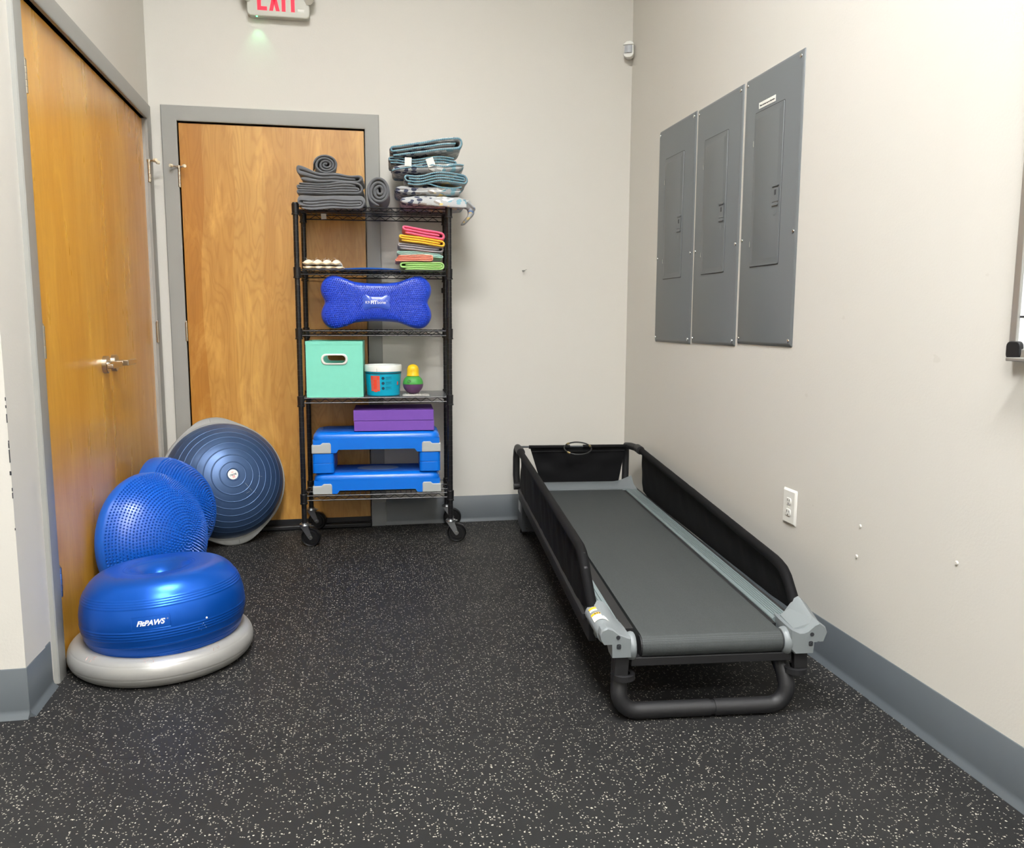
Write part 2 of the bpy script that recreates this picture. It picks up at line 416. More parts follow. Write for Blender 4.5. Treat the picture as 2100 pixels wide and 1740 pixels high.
# little screw plugs left in the right wall
for y, z in ((-2.254,.504),(-2.244,.406),(-2.666,.512)):
    mb = MB(); mb.lathe([(0,0),(.006,0),(.006,.0015),(.004,.0035),(0,.0035)], 14)
    mb.build('wall_plug', 'wall', bpy.data.objects['wall_right'], smooth=True, loc=(XR,y,z), rot=(0,-PI/2,0))

# ------------------------------------------------------------------ doors
def hinge(parent, x, z0, z1, x_dir, y=-.004, stop=False):
    mb = MB(); n = 5; h = (z1-z0)/n
    for k in range(n): mb.lathe([(0,z0+k*h+.0006),(.0072,z0+k*h+.0006),(.0072,z0+(k+1)*h-.0006),(0,z0+(k+1)*h-.0006)], 14, Matrix.Translation((x,y-.005,0)))
    mb.box(min(x,x+x_dir*.016), max(x,x+x_dir*.016), y-.003, y+.002, z0, z1)
    mb.sphere((x,y-.005,z1+.003), .005, 10, 6)
    h_ = mb.build('hinge', 'steel', parent, smooth=True)
    if stop:
        s = MB(); zz = z1+.004; s.lathe([(0,-.006),(.011,-.006),(.011,.006),(0,.006)], 12, Matrix.Translation((x,y-.006,zz)))
        s.tube([(x,y-.006,zz),(x-.018,y-.026,zz),(x-.027,y-.036,zz)], [.0035,.0035,.004], 8)
        s.tube([(x,y-.006,zz),(x+.018,y-.026,zz),(x+.027,y-.036,zz)], [.0035,.0035,.004], 8)
        st = s.build('door_stop', 'steel', h_, smooth=True)
        q = MB(); q.tube([(x-.026,y-.034,zz),(x-.035,y-.045,zz)], .0080, 12); q.tube([(x+.026,y-.034,zz),(x+.035,y-.045,zz)], .0080, 12)
        q.build('rubber_bumper', 'cream_rubber', h_, smooth=True)
    return h_
def door_frame(root, x0, x1, zt, w=.073, proud=.012):
    """hollow metal frame: face, return and stop, in local (x along the wall, -y into the room)"""
    mb = MB()
    # face profile (t across from the opening outward, d out of the wall)
    prof = [(0,.05),(0,-proud),(-.006,-proud-.003),(-w+.004,-proud-.003),(-w,-proud),(-w,0)]
    path = [(x0,0,-1,0),(x0,zt,-1,1),(x1,zt,1,1),(x1,0,1,0)]
    rs = []
    for px, pz, sx, sz in path:
        rs.append([(px+sx*(-t), d, pz+(sz*(-t))) for t, d in prof])
    mb.rings(rs, close=False, cap=False)
    o = mb.build('door_frame', 'frame', root, smooth=True, auto=30)
    return o

# door_2: single door in the back wall
d2 = thing('door_2', 'single natural birch door in a grey metal frame on the back wall, behind the wire rack', 'door'); struct(d2)
door_frame(d2, 0, DW, DH)
leaf = MB().box(.005, DW-.005, .003, .045, .052, DH-.007).build('door_leaf', 'wood_b', d2, bevel=.0015)
for z0, z1 in ((1.770,1.864),(1.007,1.103),(.26,.355)): hinge(leaf, .002, z0, z1, -1, -.006, z0 > 1.5)
MB().box(.004, DW-.004, -.001, .06, .022, .052).build('door_sweep', 'black_rubber', leaf, bevel=.002)
MB().prism([(-.0,0),(DW,0),(DW,.026),(0,.026)], -.038, .05).build('threshold', 'black_rubber', d2, bevel=.008)
MB().box(.914, .990, -.0165, -.0158, .001, .13).build('frame_foot_patch', 'cove_toe', d2)  # thin patch in a separate grey over the foot of the right jamb

# door_1: double door in the left wall (local x runs toward the camera, -y into the room)
ang = math.atan2(-math.cos(TH), -math.sin(TH))
d1 = thing('door_1', 'amber birch double door in a grey metal frame on the left wall', 'door', (XL,0,0), ang); struct(d1)
# after this rotation local +x = along the wall toward the camera, local +y = into the room
def L1(mb): return mb
def flipy(o):
    for v in o.data.vertices: v.co.y = -v.co.y
    o.data.flip_normals()
for o in [door_frame(d1, D0, D1, LH, .073, .012)]: flipy(o)
mid = .930
lf = MB().box(D0+.005, mid-.0008, -.055, -.012, .02, LH-.006).build('door_leaf', 'wood_l', d1)
lf2 = MB().box(mid+.0008, D1-.005, -.055, -.012, .02, LH-.006).build('door_leaf', 'wood_l', d1)
for z0, z1 in ((1.777,1.872),(1.004,1.104),(.255,.35)):
    for lf_, x, s in ((lf, D0+.001, -1), (lf2, D1-.001, 1)):
        h_ = hinge(lf_, x, z0, z1, s, -.006, stop=(z0 > 1.5 and s < 0)); flipy(h_)
        for ch in h_.children: flipy(ch)
def lever(parent, x, z, s):
    mb = MB(); T = Matrix.Translation((x,-.012,z)) @ Matrix.Rotation(-PI/2, 4, 'X')
    mb.lathe([(0,0),(.034,0),(.034,.016),(.032,.018),(0,.018)], 28, T)
    mb.lathe([(0,.016),(.012,.016),(.012,.05),(0,.05)], 16, T)
    r = mb.build('lever_rose', 'steel', parent, smooth=True)
    l = MB(); l.prism([(x-s*.014,z-.011),(x-s*.014,z+.011),(x+s*.118,z+.010),(x+s*.124,z+.006),(x+s*.124,z-.006),(x+s*.118,z-.010)], .030, .052)
    l.build('lever_handle', 'steel', parent, bevel=.0025)
lever(lf2, mid+.076, .945, 1); lever(lf, mid-.050, .945, -1)
MB().box(D0, D1, -.06, .01, 0, .012).build('threshold', 'black_rubber', d1, bevel=.003)

# ------------------------------------------------------------------ exit sign
ex = thing('exit_sign', 'white exit sign with red letters and green light, high on the back wall', 'sign', (.506,-.001,2.597))
mb = MB(); mb.prism(rrect(0, .095, .300, .19, .022, 6), -.044, 0); mb.build('housing', 'offwhite', ex, bevel=.006, seg=3)
mb = MB(); T = .018; z0, z1 = .027, .165; yf, yb = -.0455, -.043
def seg_(mb, pts): mb.prism(pts, yf, yb)
x = -.100; W = .046
seg_(mb, [(x,z0),(x+T,z0),(x+T,z1),(x,z1)]); seg_(mb, [(x+T,z0),(x+W,z0),(x+W,z0+.018),(x+T,z0+.018)])
seg_(mb, [(x+T,(z0+z1)/2-.008),(x+W-.008,(z0+z1)/2-.008),(x+W-.008,(z0+z1)/2+.008),(x+T,(z0+z1)/2+.008)]); seg_(mb, [(x+T,z1-.018),(x+W,z1-.018),(x+W,z1),(x+T,z1)])
x = -.044; W = .050
seg_(mb, [(x,z0),(x+T,z0),(x+W,z1),(x+W-T,z1)]); seg_(mb, [(x+W-T,z0),(x+W,z0),(x+T,z1),(x,z1)])
x = .016; seg_(mb, [(x,z0),(x+T,z0),(x+T,z1),(x,z1)])
x = .060; seg_(mb, [(x,z0),(x+T,z0),(x+T,z1),(x,z1)]); seg_(mb, [(x-.016,z1-.018),(x,z1-.018),(x,z1),(x-.016,z1)]); seg_(mb, [(x+T,z1-.018),(x+T+.016,z1-.018),(x+T+.016,z1),(x+T,z1)])
mb.build('exit_letters', 'exit_red', ex)
MB().box(.092,.124,-.0448,-.0438,.030,.042).build('sticker', 'label_white', ex)
MB().sphere((-.104,-.036,.001), .0042, 10, 6).build('indicator_light', 'led', ex, smooth=True)
for s in (-1, 1):
    mb = MB(); mb.lathe([(0,0),(.014,0),(.034,.04),(.036,.046),(0,.042)], 20, Matrix.Translation((s*.168,-.03,.112)) @ Matrix.Rotation(s*1.0, 4, 'Y') @ Matrix.Rotation(2.3, 4, 'X'))
    mb.tube([(s*.140,-.02,.125),(s*.168,-.03,.115)], .011, 10); mb.build('lamp_head', 'offwhite', ex, smooth=True)
gl = bpy.data.lights.new('exit_led_glow', 'SPOT'); gl.energy = .38; gl.color = (.2,1,.45); gl.spot_size = 1.3; gl.spot_blend = .8; gl.shadow_soft_size = .004
go = bpy.data.objects.new('exit_led_glow', gl); COL.objects.link(go); go.location = (.402,-.038,2.59); go.rotation_euler = (.14,0,0)

# ------------------------------------------------------------------ motion sensor in the corner
ms = thing('motion_sensor', 'small white motion sensor mounted high in the right corner of the back wall', 'sensor', (2.318,-.030,2.557), math.radians(-28))
out = [(-.028,-.028),(-.022,-.037),(-.010,-.044),(.010,-.044),(.022,-.037),(.028,-.028),(.028,.026),(.020,.036),(.009,.042),(-.009,.042),(-.020,.036),(-.028,.026)]
mb = MB(); mb.prism(out, -.022, .02); mb.build('housing', 'white_plastic', ms, bevel=.005, seg=3)
mb = MB(); mb.rings([[( -.021+.042*k/8, -.024-.006*math.sin(PI*k/8), z) for k in range(9)] for z in (-.020,.018)], close=False, cap=False)
mb.build('lens', 'sensor_lens', ms, smooth=True)
mb = MB(); mb.prism([(-.028,.020),(.028,.020),(.026,.027),(-.026,.027)], -.030, -.02); mb.build('brow', 'white_plastic', ms, bevel=.002)

# ------------------------------------------------------------------ wall hook
hk = MB(); hk.lathe([(0,0),(.006,0),(.006,.002),(0,.003)], 12, Matrix.Rotation(PI/2, 4, 'X'))
hk.tube([(0,0,0),(0,-.022,0),(.004,-.030,.003),(.012,-.030,.006)], .0022, 8); hk.tube([(-.012,-.022,.001),(.006,-.022,-.001)], .002, 6)
h = hk.build('wall_hook', 'screw', None, smooth=True, loc=(1.752,0,1.385)); tag(h, 'tiny metal hook alone on the blank back wall right of the rack', 'hook')

# ------------------------------------------------------------------ electrical panels on the right wall
def epanel(ya, yb, zb, zt, dya, dyb, dzb, dzt, label, sticker=False):
    """local: x along wall toward the camera (0..w), y = out of the wall"""
    w = abs(yb-ya); h = zt-zb
    r = thing('electrical_panel', label, 'electrical panel', (XR, ya, zb), -PI/2, 'electrical panels on the right wall')
    # rotate -90: local x -> -y world, local y -> +x world ; so out of the wall is local -y
    mb = MB(); lip = .010
    A = rrect(w/2, h/2, w, h, .004, 2); B = rrect(w/2, h/2, w-.002, h-.002, .004, 2); C_ = rrect(w/2, h/2, w-.022, h-.022, .004, 2)
    mb.rings([[(x,-.0005,z) for x,z in A], [(x,-.003,z) for x,z in B], [(x,-.0085,z) for x,z in C_]]); mb.build('cover', 'panel_grey', r, smooth=True, auto=60)
    x0, x1, z0, z1 = abs(dya-ya), abs(dyb-ya), dzb-zb, dzt-zb; cx, cz, dw, dh = (x0+x1)/2, (z0+z1)/2, x1-x0, z1-z0
    MB().prism(rrect(cx, cz, dw+.005, dh+.005, .006, 3), -.0088, -.0080).build('door_gap', 'panel_dark', r)
    d = MB(); A = rrect(cx, cz, dw, dh, .006, 3); B = rrect(cx, cz, dw-.002, dh-.002, .006, 3)
    E1 = rrect(cx, cz, dw-.030, dh-.030, .008, 3); E2 = rrect(cx, cz, dw-.044, dh-.044, .008, 3)
    d.rings([[(x,-.0085,z) for x,z in A], [(x,-.0115,z) for x,z in B], [(x,-.0115,z) for x,z in E1], [(x,-.0138,z) for x,z in E2]])
    dd = d.build('panel_door', 'panel_grey', r, smooth=True, auto=60)
    lz = cz-.018*1 - .02; lx = x1-.032
    l = MB(); l.prism([(lx-.022,lz-.024),(lx+.022,lz-.024),(lx+.022,lz+.024),(lx-.022,lz+.024)], -.0150, -.0125); l.build('latch', 'panel_grey', dd, bevel=.001)
    MB().prism([(lx-.005,lz),(lx+.007,lz),(lx+.007,lz+.018),(lx-.005,lz+.018)], -.0157, -.0148).build('latch_slot', 'panel_dark', dd)
    for zz in (lz+.034, lz-.034):
        MB().prism(rrect(lx, zz, .044, .009, .004, 3), -.0170, -.0125).build('latch_rib', 'panel_grey', dd, bevel=.0015)
    MB().prism(arc(lx, lz-.062, .011, 0, 345, 16), -.0143, -.013).build('knockout', 'panel_grey', dd)
    for zz in (z0+.075, z1-.12): MB().box(x0-.004, x0+.001, -.0125, -.0085, zz, zz+.022).build('hinge_tab', 'screw', dd)
    for sx in (.018, w-.018):
        for sz in (.022, h*.40, h-.022):
            s = MB(); s.lathe([(0,0),(.0078,0),(.007,.0022),(.004,.0035),(0,.0038)], 14, Matrix.Translation((sx,-.0080,sz)) @ Matrix.Rotation(PI/2, 4, 'X'))
            s.build('screw', 'screw', r, smooth=True)
    if sticker:
        sx0, sx1, sz0, sz1 = .118, .243, z1+.012, z1+.034
        MB().box(sx0, sx1, -.0095, -.0088, sz0, sz1).build('label_sticker', 'label_white', r)
        text('sticker_text', 'These circuits run on Generator', 'ink', r, .0085, ((sx0+sx1)/2,-.0098,(sz0+sz1)/2-.001), (PI/2,0,0))
    return r
epanel(-.462,-.908,1.015,2.042,-.562,-.791,1.323,1.893,'grey electrical panel with plain cover, nearest the room corner')
epanel(-.927,-1.361,1.021,2.036,-1.018,-1.246,1.323,1.889,'grey electrical panel between the corner one and the one with the white label')
epanel(-1.382,-1.804,1.033,2.036,-1.475,-1.692,1.329,1.895,'grey electrical panel with a white label strip above its door', True)

# ------------------------------------------------------------------ outlet
ou = thing('wall_outlet', 'white duplex wall outlet low on the right wall above the treadmill', 'outlet', (XR,-1.797,.407), -PI/2)
mb = MB(); w, h = .088, .127
mb.rings([[(x,0,z) for x,z in rrect(w/2,h/2,w,h,.003,2)], [(x,-.002,z) for x,z in rrect(w/2,h/2,w,h,.003,2)], [(x,-.0065,z) for x,z in rrect(w/2,h/2,w-.014,h-.014,.003,2)]])
mb.build('plate', 'white_plastic', ou, smooth=True, auto=25)
for zc in (h/2+.020, h/2-.020):
    s = MB(); s.prism([(w/2+.0165*math.cos(a*PI/12), zc+max(-.012,min(.012,.0165*math.sin(a*PI/12)))) for a in range(24)], -.0092, -.006); so = s.build('socket', 'white_plastic', ou, bevel=.001)
    for dx, hh in ((-.0063,.008),(.0063,.0065)): MB().box(w/2+dx-.0012, w/2+dx+.0012, -.0096, -.009, zc+.0005, zc+.0005+hh).build('slot', 'ink', so)
    MB().lathe([(0,0),(.0026,0),(.0026,.0004),(0,.0004)], 10, Matrix.Translation((w/2,-.0092,zc-.0075)) @ Matrix.Rotation(PI/2,4,'X')).build('ground_hole', 'ink', so)
MB().lathe([(0,0),(.003,0),(.0025,.001),(0,.001)], 10, Matrix.Translation((w/2,-.0065,h/2)) @ Matrix.Rotation(PI/2,4,'X')).build('screw', 'white_plastic', ou)

# ------------------------------------------------------------------ whiteboard at the right edge
wbd = thing('whiteboard', 'aluminium framed whiteboard cut off by the right edge of the photo', 'whiteboard', (XR,-2.80,1.045), -PI/2)
W, H = 1.2, .9
MB().box(.012, W-.012, -.014, -.002, .012, H-.012).build('board', 'board', wbd)
fr = MB(); fr.box(0,.022,-.020,0,.03,H-.03); fr.box(W-.022,W,-.020,0,.03,H-.03); fr.box(.03,W-.03,-.020,0,0,.022); fr.box(.03,W-.03,-.020,0,H-.022,H); fr.build('frame', 'alu', wbd, bevel=.003)
for cx, cz in ((0,0),(W,0),(0,H),(W,H)):
    c = MB(); c.prism(rrect(cx+(.018 if cx==0 else -.018), cz+(.018 if cz==0 else -.018), .042, .042, .012, 4), -.024, 0); c.build('corner_cap', 'black_rubber', wbd, bevel=.003)
MB().box(.05, W-.05, -.07, -.018, -.004, .004).build('pen_tray', 'alu', wbd, bevel=.002)
MB().box(.022, .060, -.0146, -.0140, .093, .097).build('board_marking', 'ink', wbd)

# ------------------------------------------------------------------ ceiling lights
for i, (x, y) in enumerate(((.8,-3.0),(.8,-4.9),(.8,-6.9))):
    t = thing('ceiling_light', ['ceiling light with added deep sides, nearest the back wall','ceiling light with added deep sides, above the camera position','ceiling light with added deep sides, farthest from the back wall'][i], 'ceiling light', (x,y,CH), 0, 'ceiling troffer lights with added deep sides')
    f = MB(); f.box(-.61,.61,-.305,-.29,-.15,0); f.box(-.61,.61,.29,.305,-.15,0); f.box(-.61,-.595,-.29,.29,-.15,0); f.box(.595,.61,-.29,.29,-.15,0); f.build('light_cutoff_frame', 'fixture_grey', t)  # deep sides added below the ceiling to keep light off the upper walls
    MB().box(-.595,.595,-.29,.29,-.014,-.010).build('diffuser', 'diffuser', t)
# ------------------------------------------------------------------ wire rack
RA = -math.atan2(.036, .724); RX, RY = .578, -.357             # front left post
RW, RD = .724, .334                                            # post spacing
rk = thing('wire_shelving_rack', 'tall black wire shelving rack on caster wheels in front of the back door', 'shelving rack', (RX, RY, 0), RA)
def R2W(x, y, z=0):                                            # rack local -> world
    c, s = math.cos(RA), math.sin(RA); return (RX+c*x-s*y, RY+s*x+c*y, z)
SH = [.256, .741, 1.068, 1.359, 1.654]                         # shelf top heights
posts = [(0,0),(RW,0),(0,RD),(RW,RD)]
def post_mesh():
    prof = [(0,.118),(.0125,.118)]; z = .14
    while z < 1.63:
        j = .001 if abs(z-.885) > .013 else .0018
        prof += [(.0125,z-.0012),(.0125-j,z-.0008),(.0125-j,z+.0008),(.0125,z+.0012)]; z += .0254
    prof += [(.0125,1.655),(.0145,1.655),(.0150,1.664),(.013,1.668),(0,1.669)]
    return MB().lathe(prof, 14)
po = None
for x, y in posts:
    if po is None: po = post_mesh().build('post', 'black_epoxy', rk, smooth=True, auto=30, loc=(x,y,0))
    else:
        q = po.copy(); COL.objects.link(q); q.parent = rk; q.location = (x,y,0)
def shelf_mesh():
    mb = MB(); e = .003; x0, x1, y0, y1 = 0, RW, 0, RD
    for zz in (0, -.0225):
        for (a, b) in (((x0+.012,y0),(x1-.012,y0)),((x0+.012,y1),(x1-.012,y1)),((x0,y0+.012),(x0,y1-.012)),((x1,y0+.012),(x1,y1-.012))):
            mb.tube([(*a,zz),(*b,zz)], e, 6)
    def zig(a, b, n):
        a, b = Vector(a), Vector(b); p = []
        for k in range(2*n+1): q = a.lerp(b, k/(2*n)); p.append((q.x, q.y, -.002 if k % 2 else -.0205))
        mb.tube(p, .0019, 5)
    zig((.035,.0,0),(RW-.035,.0,0),12); zig((.035,RD,0),(RW-.035,RD,0),12); zig((0,.035,0),(0,RD-.035,0),5); zig((RW,.035,0),(RW,RD-.035,0),5)
    n = 28
    for k in range(n): x = .02+(RW-.04)*k/(n-1); mb.tube([(x,-.002,.0015),(x,RD+.002,.0015)], .0016, 5)
    for y in (RD*.33, RD*.67): mb.tube([(0,y,-.003),(RW,y,-.003)], .0026, 6)
    return mb
sleeve_pf = [(.0128,-.032),(.0185,-.032),(.0185,-.026),(.0165,-.024),(.0175,.018),(.016,.020),(.0128,.020)]
sh0 = None
for z in SH:
    if sh0 is None: s_ = sh0 = shelf_mesh().build('wire_shelf', 'black_epoxy', rk, smooth=True, loc=(0,0,z-.0031))
    else:
        s_ = sh0.copy(); COL.objects.link(s_); s_.parent = rk; s_.location = (0,0,z-.0031)
    for x, y in posts:
        MB().lathe(sleeve_pf, 16).build('corner_sleeve', 'black_epoxy', s_, smooth=True, auto=35, loc=(x,y,-.008))
def caster(x, y):
    mb = MB(); mb.lathe([(0,.104),(.024,.104),(.026,.108),(.024,.114),(.016,.1155),(.016,.120),(0,.120)], 20)
    for s in (-1, 1):
        mb.prism([(-.020,.106),(.020,.106),(.036,.058),(.040,.048),(.036,.038),(.028,.036),(.022,.042)], s*.0165-.001, s*.0165+.001)
    mb.prism([(-.020,.103),(.022,.103),(.022,.107),(-.020,.107)], -.0175, .0175)
    mb.box(.018,.034,-.012,.012,.108,.111)
    f = mb.build('caster', 'zinc', rk, smooth=True, auto=35, loc=(x,y,0), rot=(0,0,math.radians(-8)))
    T = Matrix.Translation((.031,0,.0482)) @ Matrix.Rotation(PI/2, 4, 'X')
    MB().lathe([(0,-.0135),(.030,-.0135),(.032,-.010),(.040,-.010),(.044,-.0145),(.048,-.009),(.0482,0),(.048,.009),(.044,.0145),(.040,.010),(.032,.010),(.030,.0135),(0,.0135)], 36, T).build('wheel', 'black_wheel', f, smooth=True)
    MB().lathe([(0,-.019),(.006,-.019),(.007,-.0176),(.011,-.0176),(.011,.0176),(.007,.0176),(.006,.019),(0,.019)], 12, T).build('axle_bolt', 'screw', f, smooth=True)
for x, y in posts: caster(x, y)

# ------------------------------------------------------------------ folded cloth
def fold_path(levels, w, g, n=7, ins=0):
    R_ = {1: 0, -1: 0}; side = 1
    for a, b in zip(levels, levels[1:]): R_[side] = max(R_[side], abs(b-a)*g/2); side = -side
    ctr = {1: w/2-R_[1], -1: -(w/2-R_[-1])}
    pts = []; side = 1; zero = min(levels)
    x = ctr[-1]+ins; z = (levels[0]-zero)*g
    for i, a in enumerate(levels):
        z = (a-zero)*g; xe = ctr[side]
        xs = pts[-1][0] if pts else x
        if i == len(levels)-1: xe = xe - side*(.006+ins*.5)
        m = 10
        for k in range(0 if not pts else 1, m+1): pts.append((xs+(xe-xs)*k/m, z))
        if i < len(levels)-1:
            b = levels[i+1]; r = (b-a)*g/2
            for k in range(1, n+1):
                t = PI*k/n; pts.append((xe+side*abs(r)*math.sin(t), z+r-r*math.cos(t)))
        side = -side
    return pts
def cloth_mesh(path, t, y0, y1, seed=0, amp=.004, ny=9, warp=None, edge=.35):
    mb = MB(); n = len(path); P = [Vector((p[0], p[1])) for p in path]; nr = []
    for i in range(n):
        d = (P[min(n-1,i+1)]-P[max(0,i-1)]).normalized(); nr.append(Vector((-d.y, d.x)))
    rs = []
    ys = [y0, y0+.0035] + [y0+.012+(y1-y0-.024)*k/(ny-1) for k in range(ny)] + [y1-.0035, y1]
    for j, y in enumerate(ys):
        tt = t*(edge if j in (0, len(ys)-1) else (.8 if j in (1, len(ys)-2) else 1))
        loop = []
        for sgn, rng in ((1, range(n)), (-1, range(n-1, -1, -1))):
            for i in rng:
                e = .55 if i in (0, n-1) else 1
                q = P[i] + nr[i]*(sgn*tt/2*e)
                x, z, yy = q.x, q.y, y
                dz = amp*noise.noise(Vector((x*9+seed*7.3, y*7, seed)))
                dy = .006*noise.noise(Vector((P[i].x*8+seed*3, P[i].y*30, seed*1.7)))
                if warp: x, yy, z = warp(x, yy+dy, z+dz)
                else: yy += dy; z += dz
                loop.append((x, yy, z))
        rs.append(loop)
    v = [p for r in rs for p in r]; m = 2*n; f = []
    for i in range(len(rs)-1):
        for j in range(m): k = (j+1) % m; f.append((i*m+j, i*m+k, (i+1)*m+k, (i+1)*m+j))
    for o in (0, (len(rs)-1)*m):
        for j in range(n-1): f.append((o+j, o+j+1, o+m-2-j, o+m-1-j))
    return mb.add(v, f)
def folded(name, label, cat, group, mt, x0, x1, z, h, yf, depth, levels, seed, t=None, warp=None, amp=.004, rot=0, trim=False, ins=0, root=None):
    w = x1-x0; ng = max(levels)-min(levels); 
    if t is None: t = h/(ng+1)*.96
    g = (h-t)/max(ng, 1)
    r = root or thing(name, label, cat, (( x0+x1)/2, yf, z+.001), RA+rot, group)
    path = fold_path(levels, w-t, g, 7, ins)
    path = [(x, zz+t/2) for x, zz in path]
    o = cloth_mesh(path, t, 0, depth, seed, amp, 9, warp).build('cloth', mt, r, smooth=True, sub=1, auto=180)
    if trim:
        pts = []
        for i, (x, zz) in enumerate(path):
            y = -.001; dz = amp*noise.noise(Vector((x*9+seed*7.3, y*7, seed))); dy = .006*noise.noise(Vector((x*8+seed*3, zz*30, seed*1.7)))
            p = (x, y+dy, zz+dz); 
            if warp: p = warp(*p)
            pts.append(p)
        MB().tube(pts, min(.0042, t*.30), 6).build('stitched_edge', 'stitch', r, smooth=True)
    return r
def rolled(name, label, cat, group, mt, cx, cz, rx, rz, yf, depth, turns, seed, t=.011, tail=0, rotz=0):
    r = thing(name, label, cat, (cx, yf, cz-rz+.001), RA+rotz, group)
    n = int(turns*18); pts = []
    for k in range(n+1):
        a = 2*PI*turns*k/n; f = .10+.90*k/n
        wob = 1+(.12*math.sin(a*1.3+seed)+.22*noise.noise(Vector((a*.9,seed,0))))*(1-k/n)*min(1,k/n*4)
        pts.append(((rx-t/2)*f*math.cos(a+seed)*wob, rz+(rz-t/2)*f*math.sin(a+seed)*wob))
    cloth_mesh(pts, t, 0, depth, seed, .003, 8).build('cloth', mt, r, smooth=True, sub=1, auto=180)
    return r
TZ = SH[4]
GG = 'grey fleece blankets on the top shelf'
folded('folded_blanket', 'charcoal fleece blanket folded flat, lowest of the grey pile on the top shelf', 'blanket', GG, 'grey_fleece', .588, .903, TZ, .054, -.396, .30, [0,3,1,2], 1, amp=.010, t=.0135, warp=lambda x,y,z:(x,y,z-.022*max(0,1-y/.05)**2))
b_ = bpy.data.objects['folded_blanket']
MB().add([(0,0,0),(.026,0,0),(.028,.004,-.030),(.002,.004,-.032),(0,.001,0),(.026,.001,0),(.028,.005,-.030),(.002,.005,-.032)],[(0,1,2,3),(4,7,6,5),(0,4,5,1),(3,2,6,7),(0,3,7,4),(1,5,6,2)]).build('care_tag', 'label_white', b_, loc=(-.075,.30,.0))
folded('folded_blanket', 'charcoal fleece blanket folded flat, in the middle of the grey pile', 'blanket', GG, 'grey_fleece', .585, .895, TZ+.054, .056, -.372, .30, [4,0,1,2,3], 2, amp=.010, t=.0118, warp=lambda x,y,z:(x,y,z+.006*math.sin(x*22)*(z/.06)))
def wtop(x, y, z):
    s_ = (x+.155)/.31; top = .088-.105*s_+.060*s_*s_*1.1 + .006*math.sin(s_*13)
    return (x+.004*math.sin(z*60), y, z*top/.068)
folded('folded_blanket', 'thick charcoal fleece blanket with a bulging left fold, topmost folded one of the grey pile', 'blanket', GG, 'grey_fleece', .583, .893, TZ+.110, .058, -.362, .29, [0,2,1], 3, warp=wtop, amp=.008, t=.0188)
rolled('rolled_blanket', 'charcoal blanket rolled up, lying on top of the grey folded pile', 'blanket', GG, 'grey_fleece', .722, TZ+.110+.046+.052, .064, .052, -.262, .22, 3.4, .6, t=.0115, rotz=.10)
rolled('rolled_blanket', 'charcoal blanket rolled up, standing between the grey pile and the paw print pile', 'blanket', GG, 'grey_fleece', .970, TZ+.075, .064, .075, -.375, .31, 3.4, 2.2, t=.0150)
PG = 'paw print blankets piled at the right end of the top shelf'
def puffy(name, label, x0, x1, z, h, yf, depth, seed, slope=0, droop=0, lobes=1, rot=0, bulge=1, creases=()):
    """blanket whose fold faces the front: soft rounded slab"""
    w = x1-x0; r = thing(name, label, 'blanket', ((x0+x1)/2, yf, z+.001), RA+rot, PG); mb = MB(); nx, ny, nc = 34, 14, 20; rs = []
    for i in range(nx+1):
        u = -1+2*i/nx; ex = (1-abs(u)**5)**.34 if abs(u) < 1 else .02; loop = []
        for k in range(nc*2):
            a = 2*PI*k/(nc*2); ca, sa = math.cos(a), math.sin(a)
            yy_ = depth/2-(depth/2)*math.copysign(abs(ca)**.34, ca); zz = h/2+h/2*ex*math.copysign(abs(sa)**.8, sa)
            x = u*w/2
            zz += (.004*noise.noise(Vector((x*11, yy_*8, seed)))+.003*noise.noise(Vector((x*30, zz*20, seed+4))))*ex
            fy = max(0, 1-yy_/.06); yy_ += .007*noise.noise(Vector((x*14, zz*24, seed+9)))*fy
            for cz_, cd_ in creases: yy_ += cd_*fy*math.exp(-((zz-h*cz_-.004*math.sin(x*18+seed))/.0035)**2)
            zz += slope*(x+w/2) - droop*fy*fy*(.6+.4*u)
            loop.append((x, yy_, zz))
        rs.append(loop)
    mb.rings(rs); mb.build('cloth', 'paw', r, smooth=True, sub=1, auto=180)
    return r
def hem(par, pts, rad=.0035):
    return MB().tube(pts, rad, 6).build('stitched_edge', 'stitch', par, smooth=True)
A = puffy('paw_print_blanket', 'grey paw print fleece blanket with yellow and navy prints, lowest of the patterned pile', 1.064, 1.388, TZ+.006, .052, -.438, .34, 5, droop=.030, creases=((.18,.010),))
fl = MB(); rs = []
for k in range(9):                                             # corner hanging past the right end of the shelf
    s_ = k/8; cx = .158+.050*math.sin(s_*2.2)-.060*s_; z = .040-.120*s_; w = .038-.014*s_
    if 2 < k < 6: cx += .010
    rs.append([(cx-w*.4, .10-w, z), (cx+w*.7, .085-.4*w, z+.004), (cx+w*.6, .12, z), (cx+w*.2, .11+w, z), (cx-w*.5, .12, z-.003)])
fl.rings(rs); fl.build('hanging_corner', 'paw', A, smooth=True, sub=1, auto=180)
fl = MB(); rs = []
for k in range(7):
    s_ = k/6; rs.append([(.150+.058*s_, .05+.03*j/4+.01*s_, .050-.050*s_-.026*j*(1-s_*.85)/2+.006*math.sin(j*2.)) for j in range(5)])
fl.rings([r_ + [(p[0]-.006, p[1]+.004, p[2]-.008) for p in reversed(r_)] for r_ in rs]); fl.build('loose_corner', 'paw', A, smooth=True, sub=1, auto=180)
B2 = puffy('paw_print_blanket', 'paw print fleece blanket with navy and yellow prints at its left fold, second from bottom', 1.040, 1.362, TZ+.057, .050, -.412, .32, 6, creases=((.5,.012),(.82,.008)))
hem(B2, [(.16-.32*k/20, -.006+.004*math.sin(k*1.1), .046-.012*math.sin(k*.33+.4)) for k in range(13)])
